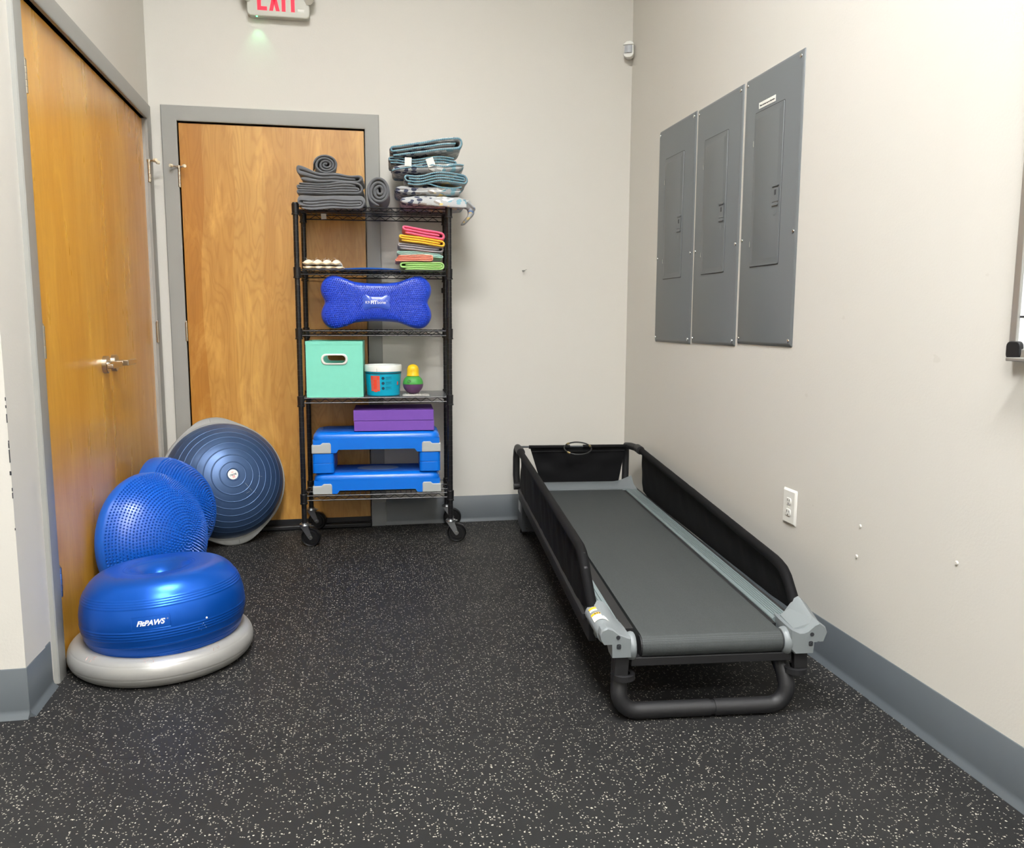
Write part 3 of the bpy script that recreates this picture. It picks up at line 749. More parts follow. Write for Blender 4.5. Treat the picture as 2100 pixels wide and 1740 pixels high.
folded('paw_print_blanket', 'paw print fleece blanket with wavy teal stitched folds, middle of the patterned pile', 'blanket', PG, 'paw', 1.085, 1.392, TZ+.108, .050, -.425, .32, [0,3,1,2], 7, trim=True, amp=.014, t=.0118, warp=lambda x,y,z:(x,y,z+.010*math.sin(x*16+1)))
D4 = puffy('paw_print_blanket', 'pale paw print fleece blanket with a rounded right fold, second below the topmost one', 1.030, 1.378, TZ+.158, .046, -.395, .30, 8, slope=.05, creases=((.55,.010),))
hem(D4, [(.17-.30*k/20, -.004-.002*math.sin(k*2), .030+.05*(.34-.30*k/20)*.9+.004*math.sin(k*.8)) for k in range(17)])
hem(D4, [(-.172+.20*k/12, -.003, .012+.048*k/12+.002*math.sin(k)) for k in range(13)], .0028)
B = folded('paw_print_blanket', 'dark crumpled paw print blanket with two white tags, just under the topmost one', 'blanket', PG, 'paw', 1.015, 1.345, TZ+.205, .034, -.375, .28, [0,1,2], 9, trim=True, amp=.012, t=.0095, warp=lambda x,y,z:(x,y,z+.045*x+.004*math.sin(x*30)))
for x, a, w_ in ((-.070, .05, .032), (.030, -.35, .036)):
    T = Matrix.Translation((x, -.030, .022)) @ Matrix.Rotation(a, 4, 'Y') @ Matrix.Rotation(.15, 4, 'X')
    MB().box(-w_/2, w_/2, 0, .0008, -.036, .004, T).build('care_tag', 'label_white', B)
def wtilt(x, y, z): return (x, y, z*(1+.10*math.sin(x*9)) + .135*x + .026)
folded('paw_print_blanket', 'paw print fleece blanket with white zigzag stitched rim, tilted on top of the patterned pile', 'blanket', PG, 'paw', 1.020, 1.372, TZ+.228, .060, -.395, .30, [0,2,1], 10, trim=True, amp=.005, warp=wtilt, t=.0165)
# ------------------------------------------------------------------ towels on the second shelf
S2 = SH[3]; TG = 'coloured towels stacked on the second shelf'
folded('folded_towel', 'lime green towel, lowest of the coloured towel stack', 'towel', TG, 'green', 1.062, 1.280, S2, .040, -.390, .26, [0,3,1,2], 11, amp=.010, ins=.01, warp=lambda x,y,z:(x,y,z))
folded('folded_towel', 'coral orange towel directly above the lime green one', 'towel', TG, 'coral', 1.040, 1.225, S2+.041, .032, -.392, .24, [2,0,1,3], 12, amp=.006, warp=lambda x,y,z:(x,y,z*(1+.5*x)+.01*x))
folded('folded_towel', 'pale mint towel between the coral and the grey ones', 'towel', TG, 'mint', 1.050, 1.276, S2+.070, .022, -.368, .24, [0,1,2], 13, amp=.005, warp=lambda x,y,z:(x,y,z-.10*max(0,x)))
folded('folded_towel', 'grey towel between the mint and the yellow ones', 'towel', TG, 'greyt', 1.053, 1.278, S2+.092, .032, -.378, .25, [0,2,1], 14, amp=.004, warp=lambda x,y,z:(x,y,z-.08*x))
folded('folded_towel', 'bright yellow towel directly below the pink one', 'towel', TG, 'yellow', 1.060, 1.283, S2+.124, .033, -.390, .25, [0,2,1], 15, amp=.004, warp=lambda x,y,z:(x,y,z-.13*x))
folded('folded_towel', 'pink towel on top of the coloured towel stack', 'towel', TG, 'pink', 1.076, 1.284, S2+.158, .040, -.388, .25, [0,2,1], 16, amp=.004, t=.0125, warp=lambda x,y,z:(x,y,z-.17*x))
# cream cotton pads
def pads(z, x0, x1, n, h, label, seed):
    r = thing('quilted_cotton_pad', label, 'pad', (x0, -.352, z+.001), RA, 'white cotton pads at the left of the second shelf')
    mb = MB(); w = x1-x0; nx, nyy = 10*n, 8; D = .20
    top = [[(w*i/nx, D*j/nyy, .008+h*abs(math.sin(PI*n*i/nx))**.55*(math.sin(PI*(j+.3)/(nyy+.6))**.35)+.003*noise.noise(Vector((i*.9,j*.8,seed)))) for i in range(nx+1)] for j in range(nyy+1)]
    bot = [[(w*i/nx, D*j/nyy, .003*abs(math.cos(PI*n*i/nx))) for i in range(nx+1)] for j in range(nyy+1)]
    v = [p for row in top for p in row] + [p for row in bot for p in row]; o = (nx+1)*(nyy+1); f = []; q = nx+1
    for j in range(nyy):
        for i in range(nx): f += [(j*q+i, j*q+i+1, (j+1)*q+i+1, (j+1)*q+i), (o+j*q+i, o+(j+1)*q+i, o+(j+1)*q+i+1, o+j*q+i+1)]
    for i in range(nx): f += [(i, o+i, o+i+1, i+1), (nyy*q+i, nyy*q+i+1, o+nyy*q+i+1, o+nyy*q+i)]
    for j in range(nyy): f += [(j*q, (j+1)*q, o+(j+1)*q, o+j*q), (j*q+nx, o+j*q+nx, o+(j+1)*q+nx, (j+1)*q+nx)]
    mb.add(v, f); mb.build('padding', 'cream_cloth', r, smooth=True, sub=1, auto=180)
    MB().tube([(w*i/20, -.003, .007+.003*math.cos(2*PI*n*i/20/1.0)) for i in range(21)], .0022, 6).build('piping', 'tan_piping', r, smooth=True)
    rr = random.Random(seed)
    fz = MB()
    for k in range(26):
        x = rr.uniform(.01,w-.02); y = rr.uniform(.02,.15); zt = .008+h*abs(math.sin(PI*n*x/w))**.55
        fz.tube([(x,y,zt-.003),(x+rr.uniform(-.003,.003),y,zt+.004),(x+rr.uniform(-.008,.008),y,zt+rr.uniform(.004,.009))], .0005, 4)
    fz.build('frayed_threads', 'cream_cloth', r)
pads(S2, .606, .798, 4, .011, 'white quilted cotton pad with tan piping, lower of two lying on the shelf', 1)
pads(S2+.020, .604, .782, 4, .022, 'puffy white cotton pad with tan piping and frayed threads, on top of the other pad', 2)
# thin blue disc lying flat
o = MB().lathe([(0,0),(.150,0),(.158,.004),(.150,.009),(.10,.013),(0,.016)], 48).build('flat_balance_disc', 'blue_flat', None, smooth=True, loc=(.925,-.215,S2+.0005))
tag(o, 'thin flat blue disc lying on the second shelf between the white pads and the towels', 'disc')

# ------------------------------------------------------------------ bone shaped cushion
def bone_outline(k=1.0, n=160):
    """half size .283 x .128; polar description of a dog bone"""
    pts = []
    cs = [(.196,.060,.0715),(.196,-.060,.0715),(-.196,-.060,.0715),(-.196,.060,.0715)]
    for i in range(n):
        a = 2*PI*i/n; dx, dz = math.cos(a), math.sin(a); best = 0
        for s in range(400, 0, -1):                       # outermost radius inside the union
            r = s*.00078; x, z = dx*r, dz*r; ins = False
            for cx, cz, rr in cs:
                if (x-cx)**2+(z-cz)**2 < rr*rr: ins = True; break
            if not ins:
                bar = .0915+.018*min(1, abs(x)/.16)**2.4
                if abs(x) < .215 and abs(z) < bar: ins = True
                if abs(x) < .245 and abs(z) < .035: ins = True
            if ins: best = r; break
        pts.append((best, a))
    for _ in range(3): pts = [((pts[i-1][0]+pts[i][0]*2+pts[(i+1)%n][0])/4, pts[i][1]) for i in range(n)]
    return pts
bo = bone_outline(); BN = len(bo)
bn = thing('bone_shaped_balance_cushion', 'royal blue bone shaped balance cushion with nubs, standing upright on the middle shelf', 'cushion', (*R2W(.371,.020)[:2], SH[2]+.001), RA, rot=(.0,0,RA))
def bprof(u, th=.032):                                        # u: 0 centre..1 rim -> (scale, y)
    return 1
mb = MB(); rs = []
prof = [(0,-.031),(.35,-.031),(.6,-.030),(.78,-.027),(.87,-.0235),(.93,-.017),(.975,-.008),(1,.004),(.995,.018),(.97,.030),(.93,.038),(.85,.044),(.6,.047),(.0,.048)]
BZ = .1345
for u, y in prof: rs.append([(max(u,.001)*r*math.cos(a), y, BZ+max(u,.001)*r*math.sin(a)) for r, a in bo])
mb.rings(rs); body = mb.build('body', 'bone', bn, smooth=True, auto=180)
def in_bone(x, z, m):
    a = math.atan2(z, x) % (2*PI); i = int(a/(2*PI)*BN) % BN; r = bo[i][0]; return math.hypot(x, z) < r-m, math.hypot(x, z)/r
nb = MB(); sp = .0100
def nub(mb, c, d, r, h, seg=6):
    d = Vector(d).normalized(); s = d.cross(Vector((.3,.9,.2))).normalized(); t = d.cross(s); c = Vector(c); rs = []
    for rr, hh in ((r,-.0008),(r*.72,h*.75),(r*.25,h)): rs.append([tuple(c+d*hh+s*rr*math.cos(2*PI*k/seg)+t*rr*math.sin(2*PI*k/seg)) for k in range(seg)])
    mb.rings(rs)
zc = -int(.13/sp)
def yat(u):
    for (u0,y0),(u1,y1) in zip(prof, prof[1:]):
        if u0 <= u <= u1: return y0+(y1-y0)*(u-u0)/(u1-u0)
    return 0
for j in range(-13, 14):
    for i in range(-30, 31):
        xx = (i+(.5 if j % 2 else 0))*sp*.96; zz = j*sp*.86*(1+.25*min(1,abs(xx)/.24)**2)
        ok, u = in_bone(xx, zz, .016)
        if not ok or (abs(xx) < .066 and abs(zz) < .033): continue
        nub(nb, (xx, yat(u), BZ+zz), (0,-1,0), .0033, .0054, 6)
nb.build('nubs', 'bone', bn, smooth=True, auto=40)
bp = MB(); q = [( .27*r*math.cos(a)*.92, BZ+.27*r*math.sin(a)*1.02) for r, a in bo]
bp.rings([[(x,-.0300,z) for x,z in q],[(x,-.0345,z) for x,z in q],[(x*.95,-.0358,BZ+(z-BZ)*.93) for x,z in q]]); bd = bp.build('badge', 'bone_badge', bn, smooth=True, auto=50)
text('logo_lettering', 'K9', 'logo_white', bd, .0185, (-.0425,-.0362,BZ-.001))
text('logo_lettering', 'FIT', 'logo_white', bd, .0225, (-.0125,-.0362,BZ-.001), bold=.0009)
text('logo_lettering', 'bone', 'logo_white', bd, .021, (.0245,-.0362,BZ-.001))
text('logo_lettering', 'TM', 'logo_white', bd, .0045, (.0500,-.0362,BZ+.006))

# ------------------------------------------------------------------ fourth shelf: cube, bucket, toy, bag, liner
S4 = SH[1]
ln = MB().box(.012, RW-.014, .012, RD-.008, 0, .0012).build('shelf_liner', 'liner', None, loc=(RX,RY,S4+.0002), rot=(0,0,RA)); tag(ln, 'smoked grey plastic liner sheet lying on the shelf under the bucket and bin', 'shelf liner')
Z4 = S4+.0018
cb = thing('storage_bin', 'mint green fabric storage bin with white oval handle hole beside the bucket', 'storage bin', (*R2W(.028,.004)[:2], Z4), RA)
cw, ch, cd, t = .272, .272, .272, .004
hz = .185; ov = [(cw/2+sx*.034+.0 + .019*math.cos(a), hz+.019*math.sin(a)) for sx, rng in ((1, range(-6,7)), (-1, range(6,19))) for a in [k*PI/12 for k in rng]]
n = len(ov)
def on_rect(x, z):                                            # project from the hole centre to the panel edge
    dx, dz = x-cw/2, z-hz; k = 1e9
    if dx > 1e-9: k = min(k, (cw/2)/dx)
    if dx < -1e-9: k = min(k, (-cw/2)/dx)
    if dz > 1e-9: k = min(k, (ch-hz)/dz)
    if dz < -1e-9: k = min(k, (-hz)/dz)
    return (cw/2+dx*k, hz+dz*k)
outr = [on_rect(*p) for p in ov]
# snap nearest samples to the corners
for cxn, czn in ((0,0),(cw,0),(cw,ch),(0,ch)):
    i = min(range(n), key=lambda i: (outr[i][0]-cxn)**2+(outr[i][1]-czn)**2); outr[i] = (cxn, czn)
for yy in (0, cd-t):
    mb = MB(); mb.rings([[(x,yy,z) for x,z in outr],[(x,yy,z) for x,z in ov],[(x,yy+t,z) for x,z in ov],[(x,yy+t,z) for x,z in outr],[(x,yy,z) for x,z in outr]], cap=False)
    mb.build('front_panel' if yy == 0 else 'back_panel', 'mint_fabric', cb)
    g = MB(); s = -1 if yy == 0 else 1; y2 = yy+(0 if yy == 0 else t)
    def gr(k, y): return [(cw/2+(x-cw/2)*(1+k*.5), y, hz+(z-hz)*(1+k)) for x, z in ov]
    g.rings([gr(.42,y2), gr(.42,y2+s*.003), gr(.30,y2+s*.005), gr(.05,y2+s*.005), gr(-.02,y2+s*.002), gr(-.02,y2-s*.006), gr(.42,y2)], cap=False)
    g.build('handle_grommet', 'white_plastic', cb, smooth=True, auto=60)
for x in (0, cw-t): MB().box(x, x+t, t, cd-t, 0, ch).build('side_panel', 'mint_fabric', cb)
MB().box(t, cw-t, t, cd-t, 0, t).build('bottom_panel', 'mint_fabric', cb)
sm = MB(); sm.box(-.001,cw+.001,-.0012,.0005,ch-.016,ch-.0145); sm.box(.004,.0055,-.0012,.0005,0,ch-.016); sm.box(cw-.0055,cw-.004,-.0012,.0005,0,ch-.016); sm.build('seam', 'mint_fabric', cb)
MB().box(-.001, cw+.001, -.0008, .005, ch-.0155, ch+.001).build('hem', 'mint_fabric', cb, bevel=.0005)
MB().box(.01, cw-.01, -.004, t, -.0008, .001).build('bottom_flap', 'mint_fabric', cb)

bx, by, _ = R2W(.396, .100); bk = thing('plastic_bucket', 'turquoise plastic bucket with white lid and orange-red label on the fourth shelf', 'bucket', (bx, by, Z4), RA)
r0, r1, hb_ = .0815, .0895, .128
MB().lathe([(0,0),(r0-.004,0),(r0,.004),(r1,hb_-.012),(r1-.003,hb_-.010),(r1-.003,hb_+.01),(0,hb_+.01)], 48).build('tub', 'bucket', bk, smooth=True, auto=35)
MB().lathe([(r1-.0006,hb_-.0175),(r1+.0007,hb_-.0175),(r1+.0007,hb_-.0125),(r1-.0006,hb_-.0125)], 48, cap=False).build('band', 'bucket_dark', bk, smooth=True)
MB().lathe([(0,hb_+.018),(r1-.010,hb_+.018),(r1-.004,hb_+.025),(r1+.002,hb_+.025),(r1+.004,hb_+.020),(r1+.003,hb_-.006),(r1+.001,hb_-.006),(r1-.002,hb_)], 48).build('lid', 'bucket_lid', bk, smooth=True, auto=30)
MB().box(-.030,-.029,-r1-.0036,-r1+.01,hb_-.006,hb_+.010).build('lid_tab_slit', 'seam_line', bk)
def rz(z): return r0+(r1-r0)*z/(hb_-.012)
def patch(mb, a0, a1, z0, z1, off, na=8):                     # angles in metres of arc measured from the front, + to the right
    rs = []
    for k in range(na+1):
        s = a0+(a1-a0)*k/na; rs.append([((rz(z)+o)*math.sin(s/rz(.06)), -(rz(z)+o)*math.cos(s/rz(.06)), z) for z, o in ((z0,off-.0006),(z1,off-.0006),(z1,off),(z0,off))])
    mb.rings(rs); return mb
lb = MB(); patch(lb, -.064,-.016,.026,.102,.0006); patch(lb,-.048,-.030,.022,.026,.0006); lb.build('nutrition_label', 'label_red', bk)
ik = MB(); rr = random.Random(5)
for z in [.097,.0925,.086]: patch(ik, -.052+(.0 if z < .09 else .002), -.030, z-.0012, z+.0004, .0009, 3)
for k in range(13):
    z = .081-.0036*k; patch(ik, -.062, -.062+rr.uniform(.008,.016), z-.0008, z+.0004, .0009, 2); patch(ik, -.031, -.019, z-.0008, z+.0004, .0009, 2)
patch(ik, -.062, -.018, .0335, .0350, .0009, 4); patch(ik, -.050,-.030,.0285,.0297,.0009,3); ik.build('label_print', 'ring_stain', bk)
ic = MB(); tx = MB()
for z in (.090,.065,.040):
    s0 = .000; rs = []
    for rad in (.0075, .0042):
        rs.append(rad)
    c = []
    for k in range(16):
        a = 2*PI*k/16; s = s0+.0075*math.cos(a); zz = z+.0075*math.sin(a); c.append(((rz(zz)+.0008)*math.sin(s/rz(.06)), -(rz(zz)+.0008)*math.cos(s/rz(.06)), zz))
    ic.add(c+[(p[0],p[1]+.0006,p[2]) for p in c], [tuple(range(16)), tuple(range(31,15,-1))]+[(k,(k+1)%16,16+(k+1)%16,16+k) for k in range(16)])
    for i, (l, h) in enumerate(((.030,.0011),(.026,.0009),(.032,.0007),(.014,.0007))): patch(tx, .0125, .0125+l, z+.0065-.0045*i-h, z+.0065-.0045*i+h*.3, .0006, 4)
ic.build('label_icons', 'ink_navy', bk); tx.build('label_text_lines', 'ink_navy', bk)
lb = MB(); patch(lb, .078,.086,.055,.072,.0007,3); lb.build('side_label', 'label_red', bk)

bag = thing('plastic_bag', 'crumpled clear plastic bag lying flat under the ball toy', 'bag', (*R2W(.552,.060)[:2], Z4), RA)
mb = MB(); nx, ny = 22, 12
v = []
for j in range(ny+1):
    for i in range(nx+1):
        x, y = -.062+.135*i/nx, -.035+.125*j/ny; e = min(i, nx-i, j*2, (ny-j)*2)/3
        v.append((x+.006*noise.noise(Vector((i*.5,j*.9,2))), y+.012*noise.noise(Vector((i*.6,j*.4,5))), .001+min(1,e)*(.005+.008*abs(noise.noise(Vector((i*.55,j*.7,9)))))*(1 if i < 15 else .5)))
mb.add(v, [(j*(nx+1)+i, j*(nx+1)+i+1, (j+1)*(nx+1)+i+1, (j+1)*(nx+1)+i) for j in range(ny) for i in range(nx)])
o = mb.build('film', 'bag', bag, smooth=True, auto=20); so = o.modifiers.new('thick', 'SOLIDIFY'); so.thickness = .0008
ty = thing('treat_ball_toy', 'purple and green ball toy with ribbed yellow cap, right of the bucket', 'dog toy', (*R2W(.544,.075)[:2], Z4+.0075), RA)
R_ = .0505
MB().lathe([(0,0)]+[(R_*math.cos(math.radians(a)), R_*1.0+R_*math.sin(math.radians(a))-.001) for a in range(-84,1,7)]+[(0,R_)], 32).build('lower_half', 'toy_purple', ty, smooth=True, auto=50)
MB().lathe([(0,R_-.001)]+[(R_*math.cos(math.radians(a)), R_+R_*.92*math.sin(math.radians(a))) for a in range(0,66,6)]+[(.0,R_+R_*.86)], 32).build('upper_half', 'toy_green', ty, smooth=True, auto=50)
MB().lathe([(.0515,R_-.0006),(.0515,R_+.0006)], 32, cap=False).build('seam_ring', 'toy_green', ty)
cp = MB(); rs = []
for r, z in ((.031,0),(.0315,.004),(.030,.006),(.0298,.026),(.029,.036),(.025,.047),(.017,.054),(.007,.0575),(.0005,.058)):
    rs.append([(r*(1-.035*(z>.005 and z<.036)*(.5+.5*math.cos(16*2*PI*k/64)))*math.cos(2*PI*k/64), r*(1-.035*(z>.005 and z<.036)*(.5+.5*math.cos(16*2*PI*k/64)))*math.sin(2*PI*k/64), R_+R_*.78+z) for k in range(64)])
cp.rings(rs); cp.build('ribbed_cap', 'toy_yellow', ty, smooth=True, auto=60)
MB().tube([(-.020+.008*math.cos(a), -.0475-.0005, R_+.015+.006*math.sin(a)) for a in [k*PI/6 for k in range(12)]], .0008, 5, closed=True).build('hole_rim', 'toy_purple', ty)

# ------------------------------------------------------------------ steppers and foam blocks on the lowest shelf
Z5 = SH[0]
def platform(z, label, dx=0):
    r = thing('aerobic_step_platform', label, 'step platform', (*R2W(.361+dx,.147)[:2], z), RA)
    w, d, h = .634, .285, .104
    def bodyring(k, zz, e=0): return [(x, y, zz) for x, y in rrect(0,0,w-2*k,d-2*k,max(.012,.05-k*.6),6)]
    # deck shell as nested loops (rounded shoulders)
    mb = MB(); mb.rings([bodyring(.006,h-.040), bodyring(.004,h-.030), bodyring(.008,h-.014), bodyring(.018,h-.004), bodyring(.034,h), bodyring(.05,h+.0002)])
    mb.build('deck', 'step_blue', r, smooth=True, auto=60)
    MB().prism(rrect(0,0,w-.085,d-.075,.03,6), h-.001, h+.0016, axis='z').build('tread_pad', 'step_tread', r, bevel=.001)
    for s in (-1, 1):                                        # long side skirts with the raised centre
        k = MB(); y0, y1 = (s*(d/2-.007)-.003, s*(d/2-.007)+.003)
        k.prism([(-w/2+.010,.002),(-w/2+.118,.002),(-w/2+.130,.018),(w/2-.130,.018),(w/2-.118,.002),(w/2-.010,.002),(w/2-.008,h-.036),(-w/2+.008,h-.036)], min(y0,y1), max(y0,y1))
        k.build('side_skirt', 'step_blue', r)
        k = MB(); k.box(s*(w/2-.008)-.003, s*(w/2-.008)+.003, -d/2+.02, d/2-.02, .002, h-.036); k.build('end_skirt', 'step_blue', r)
    MB().lathe([(0,h+.0016),(.062,h+.0016),(.062,h+.0020),(0,h+.0020)], 32, Matrix.Scale(1.7,4,(1,0,0))).build('deck_logo_oval', 'logo_oval', r)
    for sx in (-1, 1):
        for sy in (-1, 1):
            f = MB(); c0 = w/2
            out = [(c0-.094, 0), (c0-.094,.046), (c0-.088,.0535), (c0-.052,.0535), (c0-.043,.044), (c0+.0005,.044), (c0+.0005,0)]
            f.prism([(sx*x, z_) for x, z_ in out], sy*(d/2+.0002), sy*(d/2-.075)) if sy < 0 else f.prism([(sx*x, z_) for x, z_ in out], sy*(d/2-.075), sy*(d/2+.0002))
            f.build('corner_foot', 'step_grey', r, bevel=.008, seg=3)
    return r
def riser(z, sx, label):
    x = sx*.263; r = thing('step_riser', label, 'step riser', (*R2W(.360+x,.147)[:2], z), RA, 'blue risers stacked between the two step platforms')
    MB().prism(rrect(0,0,.104,.275,.016,5), .0005, .0488, axis='z').build('block', 'step_blue', r, bevel=.002)
    return r
platform(Z5+.001, 'blue aerobic step platform with grey corner feet, lower of two on the bottom shelf')
zr = Z5+.001+.107
for sx, nm in ((-1,'left'),(1,'right')):
    riser(zr, sx, f'blue square step riser, lower one at the {nm} end of the step stack'); riser(zr+.0492, sx, f'blue square step riser, upper one at the {nm} end of the step stack')
platform(zr+.0988, 'blue aerobic step platform with grey corner feet, raised on four risers under the purple foam', -.001)
zf = zr+.0988+.1062
for k, (dx, hh, dd, lab) in enumerate(((.002,.051,.27,'purple foam block lying directly on the raised blue step'),(0,.053,.272,'purple foam block on top of the other purple block'))):
    r = thing('foam_block', lab, 'foam block', (*R2W(.446+dx,.158)[:2], zf+.0005+k*.0515), RA, 'purple foam blocks on the bottom shelf')
    MB().prism(rrect(0,0,.396,dd,.004,3), 0, hh-.0005, axis='z').build('block', 'foam', r, bevel=.0025)
    if k: MB().box(-.197,.197,-dd/2-.0006,-dd/2+.001,hh-.010,hh-.009).build('edge_crease', 'foam', r)
# red strap behind the rack
st = thing('red_leash', 'red leash with black clip hanging behind the right rear post of the rack', 'leash', (1.322,-.028,.86), 0)
mb = MB(); mb.rings([[(x0-.0045+.006*math.sin(k*.7)*.3,y,z),(x0+.0045,y,z),(x0+.0045,y+.0015,z),(x0-.0045,y+.0015,z)] for k,(x0,y,z) in enumerate([(0,0,0),(.003,-.002,.08),(.001,-.004,.18),(-.002,-.003,.27),(-.006,-.002,.34),(-.009,-.002,.40)])]); mb.build('strap', 'red_strap', st)
MB().box(-.022,.004,-.010,.004,.40,.428).build('clip', 'black_epoxy', st, bevel=.004)
# ------------------------------------------------------------------ balance trainer leaning in the corner
def basis(n):
    n = Vector(n).normalized(); r = Vector((0,0,1)).cross(n).normalized(); u = n.cross(r)
    return Matrix((r, u, n)).transposed()
def oriented(name, label, cat, c, n, group=None, spin=0):
    m = basis(n).to_4x4() @ Matrix.Rotation(spin, 4, 'Z'); m.translation = Vector(c)
    o = thing(name, label, cat, c, 0, group); o.matrix_world = m; o.rotation_mode = 'XYZ'
    o.location = m.to_translation(); o.rotation_euler = m.to_euler(); return o
bs = oriented('half_ball_balance_trainer', 'slate blue half ball balance trainer on a grey platform, leaning against the back door', 'balance trainer', (.182,-.190,.312), (.336,-.887,.317), spin=math.radians(7))
RB, HB = .2915, .205
prof = [(0,-.004),(RB*.97,-.004),(RB,0)]
for k in range(1, 301):
    a = PI/2*k/300; r = RB*math.cos(a); z = HB*math.sin(a); s = 0
    for rr in (.030,.062,.098,.132,.165,.196,.224,.249,.270): s = max(s, math.exp(-((r-rr)/.0014)**2))
    if r < .027: z -= .0025
    prof.append((r, z+.0022*s))
MB().lathe(prof, 96).build('dome', 'bosu_blue', bs, smooth=True, auto=100)
def polar(f, k=1, n=96): return [((f(2*PI*i/n)-0)*k*math.cos(2*PI*i/n), f(2*PI*i/n)*k*math.sin(2*PI*i/n)) for i in range(n)]
def hump(a): return sum(math.exp(-abs((((a-h+PI) % (2*PI))-PI)/.36)**2.6) for h in (PI/2, -PI/2))
mb = MB(); mb.rings([[(x*k+0,y*k,z) for x,y in polar(lambda a: .3035)] for k, z in ((.93,.004),(.99,.006),(1.0,-.001),(1.0,-.014),(.985,-.026),(.93,-.042),(.80,-.048),(.3,-.048))])
mb.build('platform', 'bosu_grey', bs, smooth=True, auto=60)
for h in (PI/2, -PI/2):
    rs = []
    for k, z, q in ((.999,.0045,0),(1,.0025,.85),(1,-.004,1),(1,-.016,1),(1,-.024,.8),(.99,-.026,0)):
        rs.append([])
        for i in range(25):
            a = h-.62+1.24*i/24; g = math.exp(-abs((a-h)/.36)**2.6)
            rs[-1].append(((.300+.027*g*q+.003*(q>0))*k*math.cos(a), (.300+.027*g*q+.003*(q>0))*k*math.sin(a), z))
        a0, a1 = h+.62, h-.62; rs[-1] += [(.285*math.cos(a0), .285*math.sin(a0), z*.9), (.285*math.cos(a1), .285*math.sin(a1), z*.9)]
    hm = MB(); hm.rings(rs); ho = hm.build('handle', 'bosu_grey', bs, smooth=True, auto=60)
    MB().tube([(.3045*math.cos(h),.3045*math.sin(h),.0062),(.320*math.cos(h),.320*math.sin(h),.0045),(.3303*math.cos(h),.3303*math.sin(h),-.003),(.3307*math.cos(h),.3307*math.sin(h),-.015)], .0009, 5).build('mould_seam', 'seam_line', ho)
stt = MB().lathe([(0,0),(.0245,0),(.0245,.0007),(0,.0008)], 32).build('sticker', 'label_white', bs, loc=(0,0,HB-.0024), rot=(0,0,PI+.12))
text('sticker_lettering', 'BOSU', 'ink_navy', stt, .0125, (0,.001,.0010), (0,0,0), bold=.0003)
text('sticker_lettering', 'PRO', 'exit_red', stt, .006, (0,-.0115,.0010), (0,0,0))
lg = MB()
for sx in (-1,1):
    for sy in (-1,1): lg.tube([(sx*.0033+.0026*math.cos(a), .0125+sy*.0028+.0024*math.sin(a), .0010) for a in [k*PI/5 for k in range(10)]], .0005, 4, closed=True)
lg.build('sticker_logo', 'exit_red', stt)
sc_ = MB()
for x, y, a, l in ((.060,-.075,.6,.05),(.052,-.10,1.9,.018),(.085,-.105,.9,.014),(.13,-.035,1.3,.02),(.075,-.15,.4,.006)):
    def zs(x, y): q = min(.99, (x*x+y*y)/RB**2); return HB*math.sqrt(1-q)+.0002
    p = [(x+l*(t-.5)*math.cos(a+1.5), y+l*(t-.5)*math.sin(a+1.5)) for t in (0,.33,.66,1)]; sc_.tube([(q[0],q[1],zs(*q)) for q in p], .0005, 4)
sc_.build('scratches', 'sensor_lens', bs)

# ------------------------------------------------------------------ spiky half domes leaning on the left door
def spiky(label, c, n, R, h, t):
    r = oriented('spiky_balance_dome', label, 'balance dome', c, n, 'spiky blue half domes leaning on the left door')
    pf = [(0,-t),(R*.93,-t),(R*.985,-t+.006),(R,-t+.016),(R,-.006),(R*.985,.004)]
    Rr = R*.975; hh = h-.006; SR = (Rr*Rr+hh*hh)/(2*hh); A0 = math.asin(Rr/SR) if hh < Rr else PI-math.asin(Rr/SR)
    for k in range(1, 41):
        a = A0*(1-k/40); pf.append((SR*math.sin(a), h-SR+SR*math.cos(a)))
    MB().lathe(pf, 80).build('body', 'spiky', r, smooth=True, auto=42)
    nb = MB(); sp = .0116
    nub(nb, (0,0,h), (0,0,1), .0036, .0062, 6)
    for j in range(1, int((SR*A0-.004)/sp)+1):
        a = j*sp/SR; pr_ = SR*math.sin(a); pz = h-SR+SR*math.cos(a); m = max(6, round(2*PI*pr_/sp))
        for q in range(m):
            th = 2*PI*(q+.5*(j % 2))/m
            nub(nb, (pr_*math.cos(th), pr_*math.sin(th), pz), (math.sin(a)*math.cos(th), math.sin(a)*math.sin(th), math.cos(a)), .0038, .0066, 6)
    nb.build('nubs', 'spiky', r, smooth=True, auto=40)
    return r
def nrm(az, el):
    az, el = math.radians(az), math.radians(el); return (math.cos(az)*math.cos(el), -math.sin(az)*math.cos(el), math.sin(el))
spiky('spiky blue half dome leaning on the amber door, directly behind the blue donut ball', (.052,-1.124,.268), nrm(28.5,7), .262, .168, .040)
spiky('spiky blue half dome mostly hidden behind the larger spiky one, nearest the slate half ball', (-.002,-.655,.262), nrm(7,0), .250, .205, .062)

